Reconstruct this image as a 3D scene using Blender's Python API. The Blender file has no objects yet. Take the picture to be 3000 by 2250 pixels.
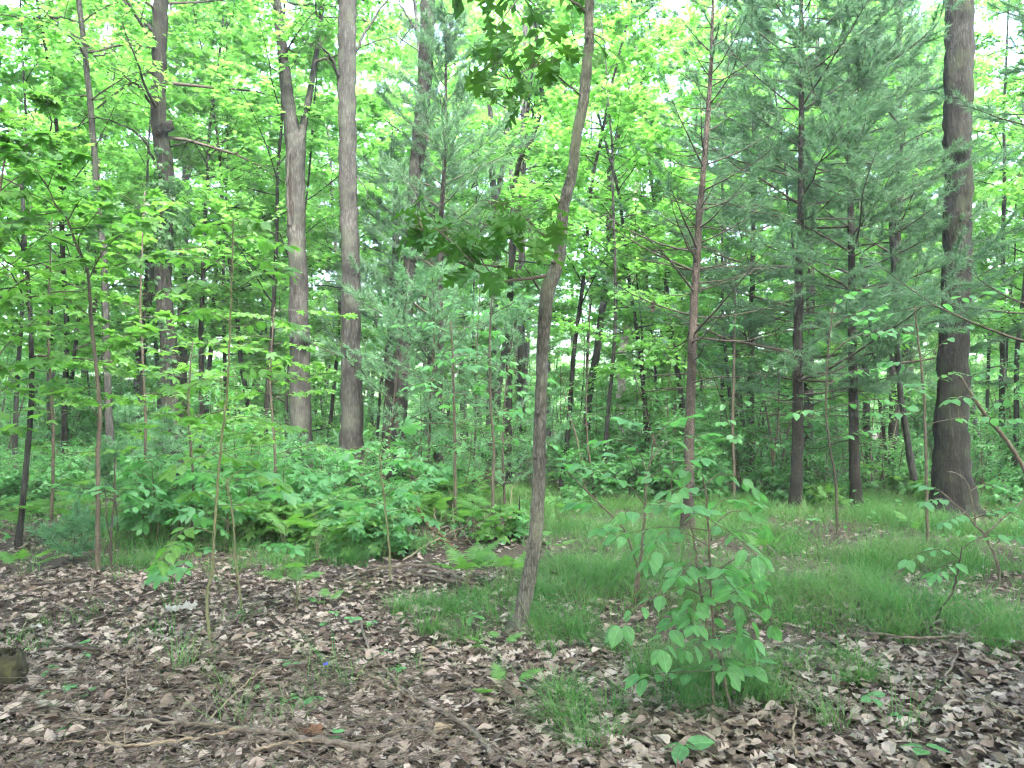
import bpy, math
import numpy as np
from mathutils import Vector, Matrix

# ------------------------------------------------------------------ camera, world, sun, exposure
SC = bpy.context.scene
COL = SC.collection
F = 2224.0                      # focal length in photo pixels (3000 wide)
CAMZ = 1.5
PITCH = math.atan(105.0 / F)    # horizon at photo row 1230
cam = bpy.data.cameras.new('camera'); camo = bpy.data.objects.new('camera', cam); COL.objects.link(camo)
cam.sensor_width = 36.0; cam.lens = 36.0 * F / 3000.0; cam.clip_start = 0.05; cam.clip_end = 600
camo.location = (0, 0, CAMZ); camo.rotation_euler = (math.pi / 2 + PITCH, 0, 0)
SC.camera = camo

SUN_EL, SUN_AZ = math.radians(52), math.radians(165)
W = bpy.data.worlds.new('World'); SC.world = W; W.use_nodes = True
nt = W.node_tree; bg = nt.nodes['Background']
sky = nt.nodes.new('ShaderNodeTexSky'); sky.sky_type = 'NISHITA'; sky.sun_disc = False
sky.sun_elevation = SUN_EL; sky.sun_rotation = SUN_AZ; sky.air_density = 1.0; sky.dust_density = 5.0; sky.ozone_density = 0.5
hs = nt.nodes.new('ShaderNodeHueSaturation'); hs.inputs['Saturation'].default_value = 1.0   # thin overcast: a whiter sky
nt.links.new(sky.outputs[0], hs.inputs['Color']); nt.links.new(hs.outputs[0], bg.inputs[0]); bg.inputs[1].default_value = 0.15
sl = bpy.data.lights.new('sun', 'SUN'); so = bpy.data.objects.new('sun', sl); COL.objects.link(so)
sl.energy = 1.3; sl.angle = math.radians(35); sl.color = (1.0, 0.98, 0.94)
sd = Vector((math.sin(SUN_AZ) * math.cos(SUN_EL), math.cos(SUN_AZ) * math.cos(SUN_EL), math.sin(SUN_EL)))
so.rotation_euler = (-sd).to_track_quat('-Z', 'Y').to_euler()
so.location = (0, 0, 40)
SC.view_settings.view_transform = 'Standard'; SC.view_settings.look = 'None'
SC.view_settings.gamma = 1.0; SC.view_settings.exposure = 4.5
SC.view_settings.use_curve_mapping = False
SC.cycles.max_bounces = 8; SC.cycles.diffuse_bounces = 8; SC.cycles.glossy_bounces = 2
SC.cycles.transmission_bounces = 8; SC.cycles.transparent_max_bounces = 4
SC.cycles.use_denoising = True; SC.cycles.use_adaptive_sampling = True; SC.cycles.adaptive_threshold = 0.03
SC.cycles.caustics_reflective = False; SC.cycles.caustics_refractive = False
try:
    SC.cycles.denoiser = 'OPENIMAGEDENOISE'; SC.cycles.denoising_input_passes = 'RGB_ALBEDO_NORMAL'
except Exception:
    pass
SC.cycles.filter_width = 1.3

# ------------------------------------------------------------------ geometry helpers
cp, sp = math.cos(PITCH), math.sin(PITCH)

def P(px, py, Y):
    """photo pixel -> the point at distance Y in front of the camera"""
    a = (px - 1500.0) / F; b = (1125.0 - py) / F
    dy = cp - b * sp; dz = sp + b * cp
    t = Y / dy
    return np.array([a * t, Y, CAMZ + dz * t])

def ground_h(x, y):
    x = np.asarray(x, float); y = np.asarray(y, float)
    h = 0.030 * np.sin(1.3 * x + 0.7 * y + 0.5) + 0.022 * np.sin(2.1 * y - 1.1 * x + 2.0) + 0.014 * np.sin(3.7 * x + 1.0) * np.sin(3.1 * y)
    far = np.clip((y - 14) / 30.0, 0, 1)
    return h + far * (0.16 * np.sin(0.31 * x + 1.0) + 0.14 * np.sin(0.23 * y + 0.4 * x))

def G(px, py, lift=0.0):
    """photo pixel -> point on the forest floor"""
    a = (px - 1500.0) / F; b = (1125.0 - py) / F
    dy = cp - b * sp; dz = sp + b * cp
    t = -CAMZ / dz
    x, y = a * t, dy * t
    return np.array([x, y, float(ground_h(x, y)) + lift])

def norm(v):
    v = np.asarray(v, float)
    return v / np.maximum(np.linalg.norm(v, axis=-1, keepdims=True), 1e-9)

def frames(fwd, up):
    f = norm(fwd); s = norm(np.cross(f, up)); n = np.cross(s, f)
    return np.stack([s, f, n], axis=-1)

class MB:
    def __init__(self):
        self.v = []; self.f = []; self.n = 0; self.a = []
    def add(self, v, f, val=None):
        v = np.asarray(v, float).reshape(-1, 3); f = np.asarray(f, int)
        self.v.append(v); self.f.append(f + self.n); self.n += len(v)
    def scatter(self, tpl, pos, R, s):
        v, fs = tpl
        pos = np.asarray(pos, float); N = len(pos)
        if N == 0: return
        s = np.broadcast_to(np.asarray(s, float), (N,))
        w = np.einsum('nij,kj->nki', R, v) * s[:, None, None] + pos[:, None, :]
        off = (np.arange(N) * len(v))[:, None, None]
        base = self.n
        self.v.append(w.reshape(-1, 3)); self.n += N * len(v)
        for f in fs:
            self.f.append((f[None] + off).reshape(-1, f.shape[1]) + base)
    def tube(self, pts, rad, sides=5, rough=0.0, rng=None, cap=True):
        pts = np.asarray(pts, float); n = len(pts)
        rad = np.broadcast_to(np.asarray(rad, float), (n,))
        d = np.gradient(pts, axis=0); d = norm(d)
        u = np.cross(d, (0.31, 0.95, 0.05)); bad = np.linalg.norm(u, axis=1) < 0.2
        if bad.any(): u[bad] = np.cross(d[bad], (1, 0, 0.2))
        u = norm(u); w = np.cross(d, u)
        th = np.arange(sides) * 2 * math.pi / sides
        r = rad[:, None] * np.ones(sides)
        if rough and rng is not None:
            r = r * (1 + rough * rng.normal(size=r.shape))
        ring = pts[:, None, :] + r[:, :, None] * (np.cos(th)[None, :, None] * u[:, None, :] + np.sin(th)[None, :, None] * w[:, None, :])
        i = np.arange(n - 1)[:, None] * sides; j = np.arange(sides)[None]; k = (j + 1) % sides
        q = np.stack([i + j, i + k, i + sides + k, i + sides + j], -1).reshape(-1, 4)
        v = ring.reshape(-1, 3)
        base = self.n
        self.add(v, q)
        if cap:
            c = self.n
            self.v.append(pts[-1:] + d[-1:] * rad[-1] * 0.5); self.n += 1
            b = base + (n - 1) * sides
            jj = np.arange(sides)
            self.f.append(np.stack([b + jj, b + (jj + 1) % sides, np.full(sides, c)], -1))
    def mesh(self, name, mat, smooth=True, origin=None):
        V = np.concatenate(self.v) if self.v else np.zeros((0, 3))
        if origin is not None: V = V - np.asarray(origin)
        m = bpy.data.meshes.new(name)
        m.vertices.add(len(V)); m.vertices.foreach_set('co', V.astype(np.float32).ravel())
        sizes = np.concatenate([np.full(len(f), f.shape[1], np.int32) for f in self.f])
        loops = np.concatenate([f.ravel() for f in self.f]).astype(np.int32)
        m.loops.add(len(loops)); m.loops.foreach_set('vertex_index', loops)
        m.polygons.add(len(sizes))
        st = np.zeros(len(sizes), np.int32); st[1:] = np.cumsum(sizes)[:-1]
        m.polygons.foreach_set('loop_start', st)
        m.update(calc_edges=True)
        m.polygons.foreach_set('use_smooth', np.full(len(sizes), smooth))
        m.materials.append(mat)
        return m
    def build(self, name, mat, parent=None, smooth=True, kind=None, loc=None):
        base = origin_of(parent) if parent is not None else (np.zeros(3) if loc is None else np.asarray(loc))
        return link(name, self.mesh(name, mat, smooth, base), parent, kind, loc=None if parent is not None else base)

ORI = {}
def origin_of(o):
    return ORI.get(o.name, np.zeros(3))

def link(name, data, parent=None, kind=None, loc=None):
    o = bpy.data.objects.new(name, data); COL.objects.link(o)
    if parent is not None:
        o.parent = parent; ORI[o.name] = origin_of(parent)
    elif loc is not None:
        o.location = tuple(loc); ORI[o.name] = np.asarray(loc, float)
    if kind: o['kind'] = kind
    return o

def tag(o, label, cat, group=None):
    o['label'] = label; o['category'] = cat
    if group: o['group'] = group
    return o

def thing(name, label, cat, loc, group=None):
    o = link(name, None, None, None, loc)
    o.empty_display_size = 0.1
    return tag(o, label, cat, group)

def copy_thing(root, loc, rotz, scale, label=None, group=None):
    r = root.copy(); COL.objects.link(r)
    r.location = tuple(loc); r.rotation_euler = (0, 0, rotz); r.scale = (scale[0], scale[0], scale[1])
    if label: r['label'] = label
    if group: r['group'] = group
    for ch in KIDS[root.name]:
        c = ch.copy(); COL.objects.link(c); c.parent = r
    return r
KIDS = {}

def catmull(pts, n):
    pts = np.asarray(pts, float)
    if len(pts) < 3:
        t = np.linspace(0, 1, n)[:, None]
        return pts[0] * (1 - t) + pts[-1] * t
    p = np.vstack([2 * pts[0] - pts[1], pts, 2 * pts[-1] - pts[-2]])
    d = np.concatenate([[0], np.cumsum(np.linalg.norm(np.diff(pts[:, :3], axis=0), axis=1))])
    out = []
    for s in np.linspace(0, d[-1], n):
        i = min(np.searchsorted(d, s, side='right') - 1, len(pts) - 2)
        t = (s - d[i]) / max(d[i + 1] - d[i], 1e-9)
        a, b, c, e = p[i], p[i + 1], p[i + 2], p[i + 3]
        out.append(0.5 * ((2 * b) + (c - a) * t + (2 * a - 5 * b + 4 * c - e) * t * t + (3 * b - a - 3 * c + e) * t ** 3))
    return np.array(out)

def wander(rng, start, d, length, n=6, wig=0.12, lift=0.0):
    """a wandering twig line; lift bends it up (+) or down (-)"""
    p = [np.asarray(start, float)]; d = norm(d); st = length / (n - 1)
    for i in range(n - 1):
        d = norm(d + rng.normal(size=3) * wig + np.array([0, 0, lift / n]))
        p.append(p[-1] + d * st)
    return np.array(p)

# ------------------------------------------------------------------ leaf shapes (x side, y along, z normal; length 1)
def strip_leaf(outline, bend=0.15, fold=0.1, cup=0.0, twist=0.0, ruffle=0.0, seed=0):
    """outline: (half width, y) from base to tip; a strip on each side of the midrib"""
    rg = np.random.default_rng(seed)
    o = np.array(outline, float); k = len(o)
    my = np.maximum.accumulate(o[:, 1] - 0.25 * o[:, 0]); my[0] = 0; my[-1] = 1
    v = []; f4 = []
    for y in my: v.append((0, y, 0))
    for sgn in (-1, 1):
        b = len(v)
        for (x, y) in o[1:-1]: v.append((sgn * x, y, 0))
        idx = [0] + [b + i for i in range(k - 2)] + [k - 1]
        for i in range(k - 1):
            q = [i, i + 1, idx[i + 1], idx[i]]
            if sgn > 0: q = q[::-1]
            f4.append(q)
    v = np.array(v)
    f4 = np.array(f4)
    tri = np.array([[q[0], q[1], q[2]] if q[0] == q[3] else [q[0], q[1], q[3]] for q in f4 if len(set(q)) == 3])
    quad = np.array([q for q in f4 if len(set(q)) == 4])
    ax = np.abs(v[:, 0])
    v[:, 2] = -bend * v[:, 1] ** 2 + fold * ax + cup * ax ** 2 * 4 + twist * v[:, 0] * v[:, 1]
    if ruffle: v[:, 2] += ruffle * rg.normal(size=len(v)) * (ax > 0)
    fs = []
    if len(tri): fs.append(tri)
    if len(quad): fs.append(quad)
    return v, fs

OV = [(0, 0), (.10, .08), (.21, .25), (.26, .48), (.19, .74), (.08, .91), (0, 1)]
OVW = [(0, 0), (.16, .06), (.30, .25), (.34, .48), (.24, .74), (.08, .92), (0, 1)]
RH = [(0, 0), (.27, .42), (0, 1)]
OAK = [(0, 0), (.03, .10), (.07, .16), (.27, .30), (.24, .36), (.09, .37), (.34, .55), (.40, .52), (.36, .62), (.12, .59), (.30, .78), (.30, .84), (.09, .79), (.12, .93), (.06, .91), (0, 1)]
OAKD = [(0, 0), (.05, .14), (.29, .31), (.07, .40), (.38, .60), (.08, .67), (.26, .88), (0, 1)]

def maple_leaf(bend=0.2, fold=0.08, seed=0, teeth=True):
    half = [(0, 1.0), (9, .80), (15, .74), (22, .50), (34, .66), (44, .80), (52, .92), (60, .72), (74, .48), (90, .60), (104, .66), (120, .42), (150, .22)]
    if not teeth: half = [(0, 1.0), (22, .52), (50, .92), (76, .48), (104, .64), (150, .22)]
    out = [(math.sin(math.radians(a)) * r, 0.05 + math.cos(math.radians(a)) * r) for a, r in half]
    left = [(-x, y) for x, y in out[1:]][::-1]
    ring = [(0, -0.02)] + left + out
    v = [(0, 0.12, 0)] + [(x, y + 0.0, 0) for x, y in ring]
    n = len(ring)
    f = np.array([(0, 1 + (i + 1) % n, 1 + i) for i in range(n)])
    v = np.array(v, float); v *= 0.82
    r2 = v[:, 0] ** 2 + v[:, 1] ** 2
    v[:, 2] = -bend * r2 + fold * np.abs(v[:, 0])
    rg = np.random.default_rng(seed); v[1:, 2] += rg.normal(size=n) * 0.018
    return v, [f]

def merge_tpl(parts):
    V = []; F3 = {}; n = 0
    for v, fs in parts:
        V.append(v)
        for f in fs: F3.setdefault(f.shape[1], []).append(f + n)
        n += len(v)
    return np.concatenate(V), [np.concatenate(x) for x in F3.values()]

def xf(tpl, pos, fwd, up, s):
    R = frames(np.array([fwd], float), np.array([up], float))[0]
    return (tpl[0] @ R.T) * s + np.array(pos), tpl[1]

def compound_leaf(pairs=2, seed=0):
    rg = np.random.default_rng(seed); parts = []
    lf = strip_leaf(OV, 0.2, 0.06)
    for i in range(pairs):
        y = 0.30 + 0.30 * i / max(pairs - 1, 1); L = 0.34 + 0.08 * i
        for s in (-1, 1):
            parts.append(xf(lf, (0, y, -0.1 * y * y), (s * 0.9, 0.55, -0.12), (0, 0, 1), L * rg.uniform(.9, 1.1)))
    parts.append(xf(lf, (0, 0.62, -0.04), (0, 1, -0.22), (0, 0, 1), 0.46))
    v = np.array([(-.008, 0, 0), (.008, 0, 0), (.006, .64, -.04), (-.006, .64, -.04)])
    parts.append((v, [np.array([[0, 1, 2, 3]])]))
    return merge_tpl(parts)

def frond(pairs=15, seed=0, arch=0.35):
    """a fern frond, length 1: arching midrib with tapering pinnae cut into lobes"""
    rg = np.random.default_rng(seed); parts = []
    def mid(t): return np.array([0, t * (1 - 0.10 * arch), arch * (t - t * t * 1.35) * 0.8])
    pin = [(0, 0)]
    K = 7
    for k in range(K):
        y = (k + .4) / K; w = 0.17 * (1 - y) ** .6
        pin += [(w, y), (w * 0.35, (k + .85) / K)]
    pin.append((0, 1)); tp = strip_leaf(pin, 0.12, 0.05)
    t0 = 0.22
    for i in range(pairs):
        t = t0 + (1 - t0) * (i / pairs) ** 0.95
        L = 0.30 * (1 - ((t - t0) / (1 - t0)) ** 1.25) * (0.75 + 0.25 * min(1, i / 2)) + 0.02
        for s in (-1, 1):
            f = np.array([s, 0.35 + rg.normal() * .05, -0.10 + rg.normal() * .06])
            parts.append(xf(tp, mid(t), f, (0, -0.3 * arch, 1), L))
    ts = np.linspace(0, 1, 9); c = np.array([mid(t) for t in ts]); w = np.linspace(.007, .002, 9)[:, None] * np.array([[1, 0, 0]])
    v = np.vstack([c - w, c + w]); i = np.arange(8)
    parts.append((v, [np.stack([i, i + 9, i + 10, i + 1], -1)]))
    return merge_tpl(parts)

T_OV = [strip_leaf(OV, b, f, tw) for b, f, tw in ((.15, .12, 0), (.3, .05, 0), (.05, .2, 0), (.4, .1, .1))]
T_OVW = [strip_leaf(OVW, b, f, c) for b, f, c in ((.12, .10, 0), (.28, .05, .1), (.2, .16, -.1), (.38, .08, 0))]
T_RH = [strip_leaf(RH, .12, .16), strip_leaf(RH, .3, .05), strip_leaf(RH, -.05, .1)]
T_R2 = [(np.array([(0, 0, 0), (.30, .45, z), (0, 1, -b), (-.30, .45, z)]), [np.array([[0, 1, 2], [0, 2, 3]])]) for z, b in ((.06, .12), (-.02, .3), (.12, 0), (0, .2))]
T_MP = [maple_leaf(.15, .06, 1), maple_leaf(.32, .02, 2), maple_leaf(.2, .14, 3), maple_leaf(.05, .1, 4)]
T_MPS = [maple_leaf(.15, .06, 1, False), maple_leaf(.35, .02, 2, False)]
T_OAK = [strip_leaf(OAK, .15, .10, 0, 0, .012, 1), strip_leaf(OAK, .35, .04, .2, .1, .015, 2), strip_leaf(OAK, .25, .2, 0, -.15, .012, 3), strip_leaf(OAK, .05, .05, -.2, .1, .015, 4)]
T_DRY = [strip_leaf(OAKD, b, f, c, t, .035, i) for i, (b, f, c, t) in enumerate(((.08, .03, .15, .12), (-.12, .06, .35, -.15), (.25, -.06, .12, .2), (.05, .12, -.2, .12), (-.06, -.1, .3, .25), (.12, .15, .06, -.2)))]
T_DRY2 = [strip_leaf(OVW, b, f, c, t, .03, 9 + i) for i, (b, f, c, t) in enumerate(((.15, .15, .4, .2), (-.15, .08, .5, -.2)))]
T_LOW = [strip_leaf([(0, 0), (.25, .3), (.10, .5), (.28, .75), (0, 1)], .2, .2, .3, .3, .05, 20), strip_leaf([(0, 0), (.25, .3), (.10, .5), (.28, .75), (0, 1)], -.2, .3, -.3, -.3, .05, 21)]
T_CMP = [compound_leaf(2, 1), compound_leaf(2, 2), compound_leaf(3, 3)]
T_FR = [frond(15, 1, .35), frond(14, 2, .6), frond(16, 3, .15)]

# ------------------------------------------------------------------ materials
def newmat(name):
    m = bpy.data.materials.new(name); m.use_nodes = True
    n = m.node_tree.nodes; n.clear()
    out = n.new('ShaderNodeOutputMaterial')
    return m, n, m.node_tree.links, out

def ramp(n, stops):
    r = n.new('ShaderNodeValToRGB'); e = r.color_ramp.elements
    while len(e) < len(stops): e.new(0.5)
    for el, (p, c) in zip(e, stops):
        el.position = p; el.color = (*c, 1)
    return r

def leaf_mat(name, cols, trans=(1.7, 1.9, 0.6), tmix=0.45, gloss=0.08, rough=0.45, objvar=0.25, veins=False):
    m, n, l, out = newmat(name)
    geo = n.new('ShaderNodeNewGeometry'); oi = n.new('ShaderNodeObjectInfo')
    ad = n.new('ShaderNodeMath'); ad.operation = 'MULTIPLY_ADD'; ad.inputs[1].default_value = objvar
    l.new(oi.outputs['Random'], ad.inputs[0])
    mu = n.new('ShaderNodeMath'); mu.operation = 'MULTIPLY'; mu.inputs[1].default_value = 1 - objvar
    l.new(geo.outputs['Random Per Island'], mu.inputs[0]); l.new(mu.outputs[0], ad.inputs[2])
    k = len(cols)
    rp = ramp(n, [(i / (k - 1), c) for i, c in enumerate(cols)])
    gn = n.new('ShaderNodeTexNoise'); gn.inputs['Scale'].default_value = .9; gn.inputs['Detail'].default_value = 2; l.new(geo.outputs['Position'], gn.inputs[0])
    g2 = n.new('ShaderNodeMath'); g2.operation = 'MULTIPLY_ADD'; g2.inputs[1].default_value = 1.1; g2.inputs[2].default_value = -.55; l.new(gn.outputs[0], g2.inputs[0])
    g3 = n.new('ShaderNodeMath'); g3.operation = 'ADD'; g3.use_clamp = True; l.new(ad.outputs[0], g3.inputs[0]); l.new(g2.outputs[0], g3.inputs[1])
    l.new(g3.outputs[0], rp.inputs[0])
    if veins:
        tc = n.new('ShaderNodeTexCoord'); sx = n.new('ShaderNodeSeparateXYZ'); l.new(tc.outputs['Object'], sx.inputs[0])
        def mth(op, a, b=None, c=None):
            k_ = n.new('ShaderNodeMath'); k_.operation = op
            for i_, v_ in enumerate((a, b, c)):
                if v_ is None: continue
                if isinstance(v_, (int, float)): k_.inputs[i_].default_value = v_
                else: l.new(v_, k_.inputs[i_])
            return k_.outputs[0]
        ax = mth('ABSOLUTE', sx.outputs[0]); midr = mth('LESS_THAN', ax, .018)
        side = mth('LESS_THAN', mth('FRACT', mth('MULTIPLY', mth('MULTIPLY_ADD', ax, -.75, sx.outputs[1]), 8.0)), .14)
        ve = mth('MAXIMUM', midr, mth('MULTIPLY', side, .6))
        mn = n.new('ShaderNodeTexNoise'); mn.inputs['Scale'].default_value = 5; mn.inputs['Detail'].default_value = 4; l.new(geo.outputs['Position'], mn.inputs[0])
        mn.inputs['Scale'].default_value = 28
        br = mth('ADD', mth('MULTIPLY_ADD', mn.outputs[0], .9, .52), mth('MULTIPLY', ve, .38))
        vm = n.new('ShaderNodeVectorMath'); vm.operation = 'SCALE'; l.new(rp.outputs[0], vm.inputs[0]); l.new(br, vm.inputs['Scale'])
        rp = vm
    df = n.new('ShaderNodeBsdfDiffuse'); l.new(rp.outputs[0], df.inputs[0])
    mt = n.new('ShaderNodeMix'); mt.data_type = 'RGBA'; mt.blend_type = 'MULTIPLY'; mt.inputs[0].default_value = 1
    l.new(rp.outputs[0], mt.inputs[6]); mt.inputs[7].default_value = (*trans, 1)
    tr = n.new('ShaderNodeBsdfTranslucent'); l.new(mt.outputs[2], tr.inputs[0])
    mx = n.new('ShaderNodeMixShader'); mx.inputs[0].default_value = tmix
    l.new(df.outputs[0], mx.inputs[1]); l.new(tr.outputs[0], mx.inputs[2])
    gl = n.new('ShaderNodeBsdfGlossy'); gl.inputs['Roughness'].default_value = rough; gl.inputs[0].default_value = (.9, .95, 1, 1)
    mg = n.new('ShaderNodeMixShader'); lw = n.new('ShaderNodeLayerWeight'); lw.inputs[0].default_value = .25
    gm = n.new('ShaderNodeMath'); gm.operation = 'MULTIPLY_ADD'; gm.inputs[1].default_value = gloss * 1.2; gm.inputs[2].default_value = gloss * .25; l.new(lw.outputs['Facing'], gm.inputs[0]); l.new(gm.outputs[0], mg.inputs[0])
    l.new(mx.outputs[0], mg.inputs[1]); l.new(gl.outputs[0], mg.inputs[2])
    l.new(mg.outputs[0], out.inputs[0])
    return m

def bark_mat(name, dark, mid, light, scale=1.0, zs=0.16, moss=None, bump=0.5, plate=30):
    m, n, l, out = newmat(name)
    tc = n.new('ShaderNodeTexCoord'); mp = n.new('ShaderNodeMapping'); mp.inputs['Scale'].default_value = (scale, scale, scale * zs)
    l.new(tc.outputs['Object'], mp.inputs[0])
    no = n.new('ShaderNodeTexNoise'); no.inputs['Scale'].default_value = plate; no.inputs['Detail'].default_value = 5; no.inputs['Roughness'].default_value = .65
    l.new(mp.outputs[0], no.inputs[0])
    vo = n.new('ShaderNodeTexVoronoi'); vo.feature = 'DISTANCE_TO_EDGE'; vo.inputs['Scale'].default_value = plate * 1.1
    mx0 = n.new('ShaderNodeMix'); mx0.data_type = 'VECTOR'; mx0.inputs[0].default_value = 0.06
    l.new(mp.outputs[0], mx0.inputs[4]); l.new(no.outputs['Color'], mx0.inputs[5]); l.new(mx0.outputs[1], vo.inputs[0])
    mu = n.new('ShaderNodeMath'); mu.operation = 'MULTIPLY_ADD'; mu.inputs[1].default_value = 1.6; mu.use_clamp = True
    l.new(vo.outputs['Distance'], mu.inputs[0])
    sb = n.new('ShaderNodeMath'); sb.operation = 'MULTIPLY_ADD'; sb.inputs[1].default_value = 0.9; sb.inputs[2].default_value = -0.22
    l.new(no.outputs[0], sb.inputs[0]); l.new(sb.outputs[0], mu.inputs[2])
    rp = ramp(n, [(0.05, dark), (0.38, mid), (0.85, light)]); l.new(mu.outputs[0], rp.inputs[0])
    big = n.new('ShaderNodeTexNoise'); big.inputs['Scale'].default_value = 3.2; big.inputs['Detail'].default_value = 7; big.inputs['Roughness'].default_value = .62
    l.new(tc.outputs['Object'], big.inputs[0])
    rb = ramp(n, [(0.32, (.38, .37, .36)), (0.5, (.85, .84, .82)), (0.68, (1.45, 1.42, 1.36))]); l.new(big.outputs[0], rb.inputs[0])
    mm = n.new('ShaderNodeMix'); mm.data_type = 'RGBA'; mm.blend_type = 'MULTIPLY'; mm.inputs[0].default_value = 1
    l.new(rp.outputs[0], mm.inputs[6]); l.new(rb.outputs[0], mm.inputs[7])
    last = mm.outputs[2]
    if moss:
        ms = n.new('ShaderNodeTexNoise'); ms.inputs['Scale'].default_value = 3.4; ms.inputs['Detail'].default_value = 6
        l.new(tc.outputs['Object'], ms.inputs[0])
        rm = ramp(n, [(0.50, (0, 0, 0)), (0.68, (.7, .7, .7))]); l.new(ms.outputs[0], rm.inputs[0])
        m3 = n.new('ShaderNodeMix'); m3.data_type = 'RGBA'; l.new(rm.outputs[0], m3.inputs[0])
        l.new(last, m3.inputs[6]); m3.inputs[7].default_value = (*moss, 1); last = m3.outputs[2]
    bs = n.new('ShaderNodeBsdfPrincipled'); bs.inputs['Roughness'].default_value = .9; bs.inputs['Specular IOR Level'].default_value = .15
    l.new(last, bs.inputs[0])
    bp = n.new('ShaderNodeBump'); bp.inputs['Strength'].default_value = bump; bp.inputs['Distance'].default_value = 0.02
    l.new(mu.outputs[0], bp.inputs['Height']); l.new(bp.outputs[0], bs.inputs['Normal'])
    l.new(bs.outputs[0], out.inputs[0])
    return m

def plain_mat(name, cols, scale=20, rough=.85, island=0.0, bump=0.0, zs=1.0):
    m, n, l, out = newmat(name)
    tc = n.new('ShaderNodeTexCoord'); mp = n.new('ShaderNodeMapping'); mp.inputs['Scale'].default_value = (1, 1, zs); l.new(tc.outputs['Object'], mp.inputs[0])
    no = n.new('ShaderNodeTexNoise'); no.inputs['Scale'].default_value = scale; no.inputs['Detail'].default_value = 5
    l.new(mp.outputs[0], no.inputs[0])
    src = no.outputs[0]
    if island:
        geo = n.new('ShaderNodeNewGeometry'); oi = n.new('ShaderNodeObjectInfo')
        a0 = n.new('ShaderNodeMath'); a0.operation = 'ADD'; l.new(geo.outputs['Random Per Island'], a0.inputs[0]); l.new(oi.outputs['Random'], a0.inputs[1])
        a1 = n.new('ShaderNodeMath'); a1.operation = 'FRACT'; l.new(a0.outputs[0], a1.inputs[0])
        mx = n.new('ShaderNodeMix'); mx.data_type = 'FLOAT'; mx.inputs[0].default_value = island
        l.new(src, mx.inputs[2]); l.new(a1.outputs[0], mx.inputs[3]); src = mx.outputs[0]
    k = len(cols); rp = ramp(n, [((i / (k - 1)) * (1.0 if island else .5) + (0 if island else .25), c) for i, c in enumerate(cols)])
    l.new(src, rp.inputs[0])
    bs = n.new('ShaderNodeBsdfPrincipled'); bs.inputs['Roughness'].default_value = rough; bs.inputs['Specular IOR Level'].default_value = .25
    l.new(rp.outputs[0], bs.inputs[0])
    if bump:
        bp = n.new('ShaderNodeBump'); bp.inputs['Strength'].default_value = bump; bp.inputs['Distance'].default_value = .02
        l.new(no.outputs[0], bp.inputs['Height']); l.new(bp.outputs[0], bs.inputs['Normal'])
    l.new(bs.outputs[0], out.inputs[0])
    return m

M = {}
M['canopy'] = leaf_mat('canopy_leaf', [(.062, .175, .04), (.09, .225, .055), (.12, .265, .07)], (1.8, 2.0, 1.2), .56, .04)
M['under'] = leaf_mat('understory_leaf', [(.05, .165, .06), (.072, .21, .078), (.10, .25, .095)], (1.7, 1.85, 1.1), .5, .05)
M['maple'] = leaf_mat('maple_leaf', [(.06, .165, .035), (.085, .205, .045), (.11, .235, .055)], (1.6, 1.75, 1.0), .52, .04, veins=True)
M['hazel'] = leaf_mat('broad_leaf', [(.055, .17, .06), (.075, .205, .075), (.10, .235, .09)], (1.6, 1.75, 1.0), .5, .05, veins=True)
M['oak'] = leaf_mat('oak_leaf', [(.02, .07, .02), (.035, .105, .026), (.07, .165, .036)], (1.7, 1.8, .6), .36, .02, .55)
M['fern'] = leaf_mat('fern_leaf', [(.06, .165, .04), (.085, .205, .05), (.11, .235, .06)], (1.6, 1.7, .9), .5, .04)
M['ivy'] = leaf_mat('ivy_leaf', [(.02, .07, .022), (.035, .10, .03)], (1.5, 1.7, .7), .35, .06)
M['needle'] = leaf_mat('pine_needle', [(.058, .135, .082), (.082, .17, .10), (.105, .205, .12)], (1.4, 1.5, 1.0), .42, .04)
M['needle_y'] = leaf_mat('young_pine_needle', [(.075, .19, .10), (.10, .23, .125), (.13, .265, .15)], (1.4, 1.5, 1.0), .42, .04)
M['grass'] = leaf_mat('sedge_blade', [(.036, .115, .033), (.05, .148, .043), (.068, .175, .053), (.09, .195, .064), (.14, .17, .085)], (1.3, 1.5, .8), .42, .02)
M['bark'] = bark_mat('grey_bark', (.007, .007, .0068), (.028, .0285, .028), (.06, .0615, .061), 1, .16, (.05, .058, .045))
M['bark_dark'] = bark_mat('dark_furrowed_bark', (.004, .004, .0038), (.0145, .0145, .0138), (.036, .0365, .035), .8, .14, (.028, .036, .02), .7)
M['bark_pine'] = bark_mat('pine_bark', (.007, .0065, .006), (.02, .019, .0175), (.042, .04, .037), 1.2, .4, None, .6)
M['bark_red'] = bark_mat('reddish_pine_bark', (.016, .013, .0115), (.062, .051, .046), (.115, .099, .091), 1.6, .45, None, .6)
M['bark_pale'] = bark_mat('pale_bark', (.12, .11, .10), (.28, .265, .25), (.45, .43, .41), .8, .3)
M['bark_oak'] = bark_mat('young_oak_bark', (.024, .023, .0215), (.098, .095, .088), (.17, .166, .156), 1.7, .22, (.13, .14, .10), .6)
M['twig'] = plain_mat('twig_bark', [(.05, .04, .03), (.11, .095, .075)], 40, .9)
M['twig_dark'] = plain_mat('dark_twig', [(.03, .025, .02), (.065, .055, .045)], 40, .9)
M['dead'] = plain_mat('dead_wood', [(.045, .036, .029), (.10, .084, .07), (.165, .142, .12)], 25, .9, 0, .3, .3)
M['dead_pale'] = plain_mat('bare_pale_wood', [(.13, .10, .075), (.22, .175, .13)], 25, .85)
M['stem_green'] = plain_mat('green_stem', [(.07, .085, .04), (.13, .13, .075)], 30, .8)
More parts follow.
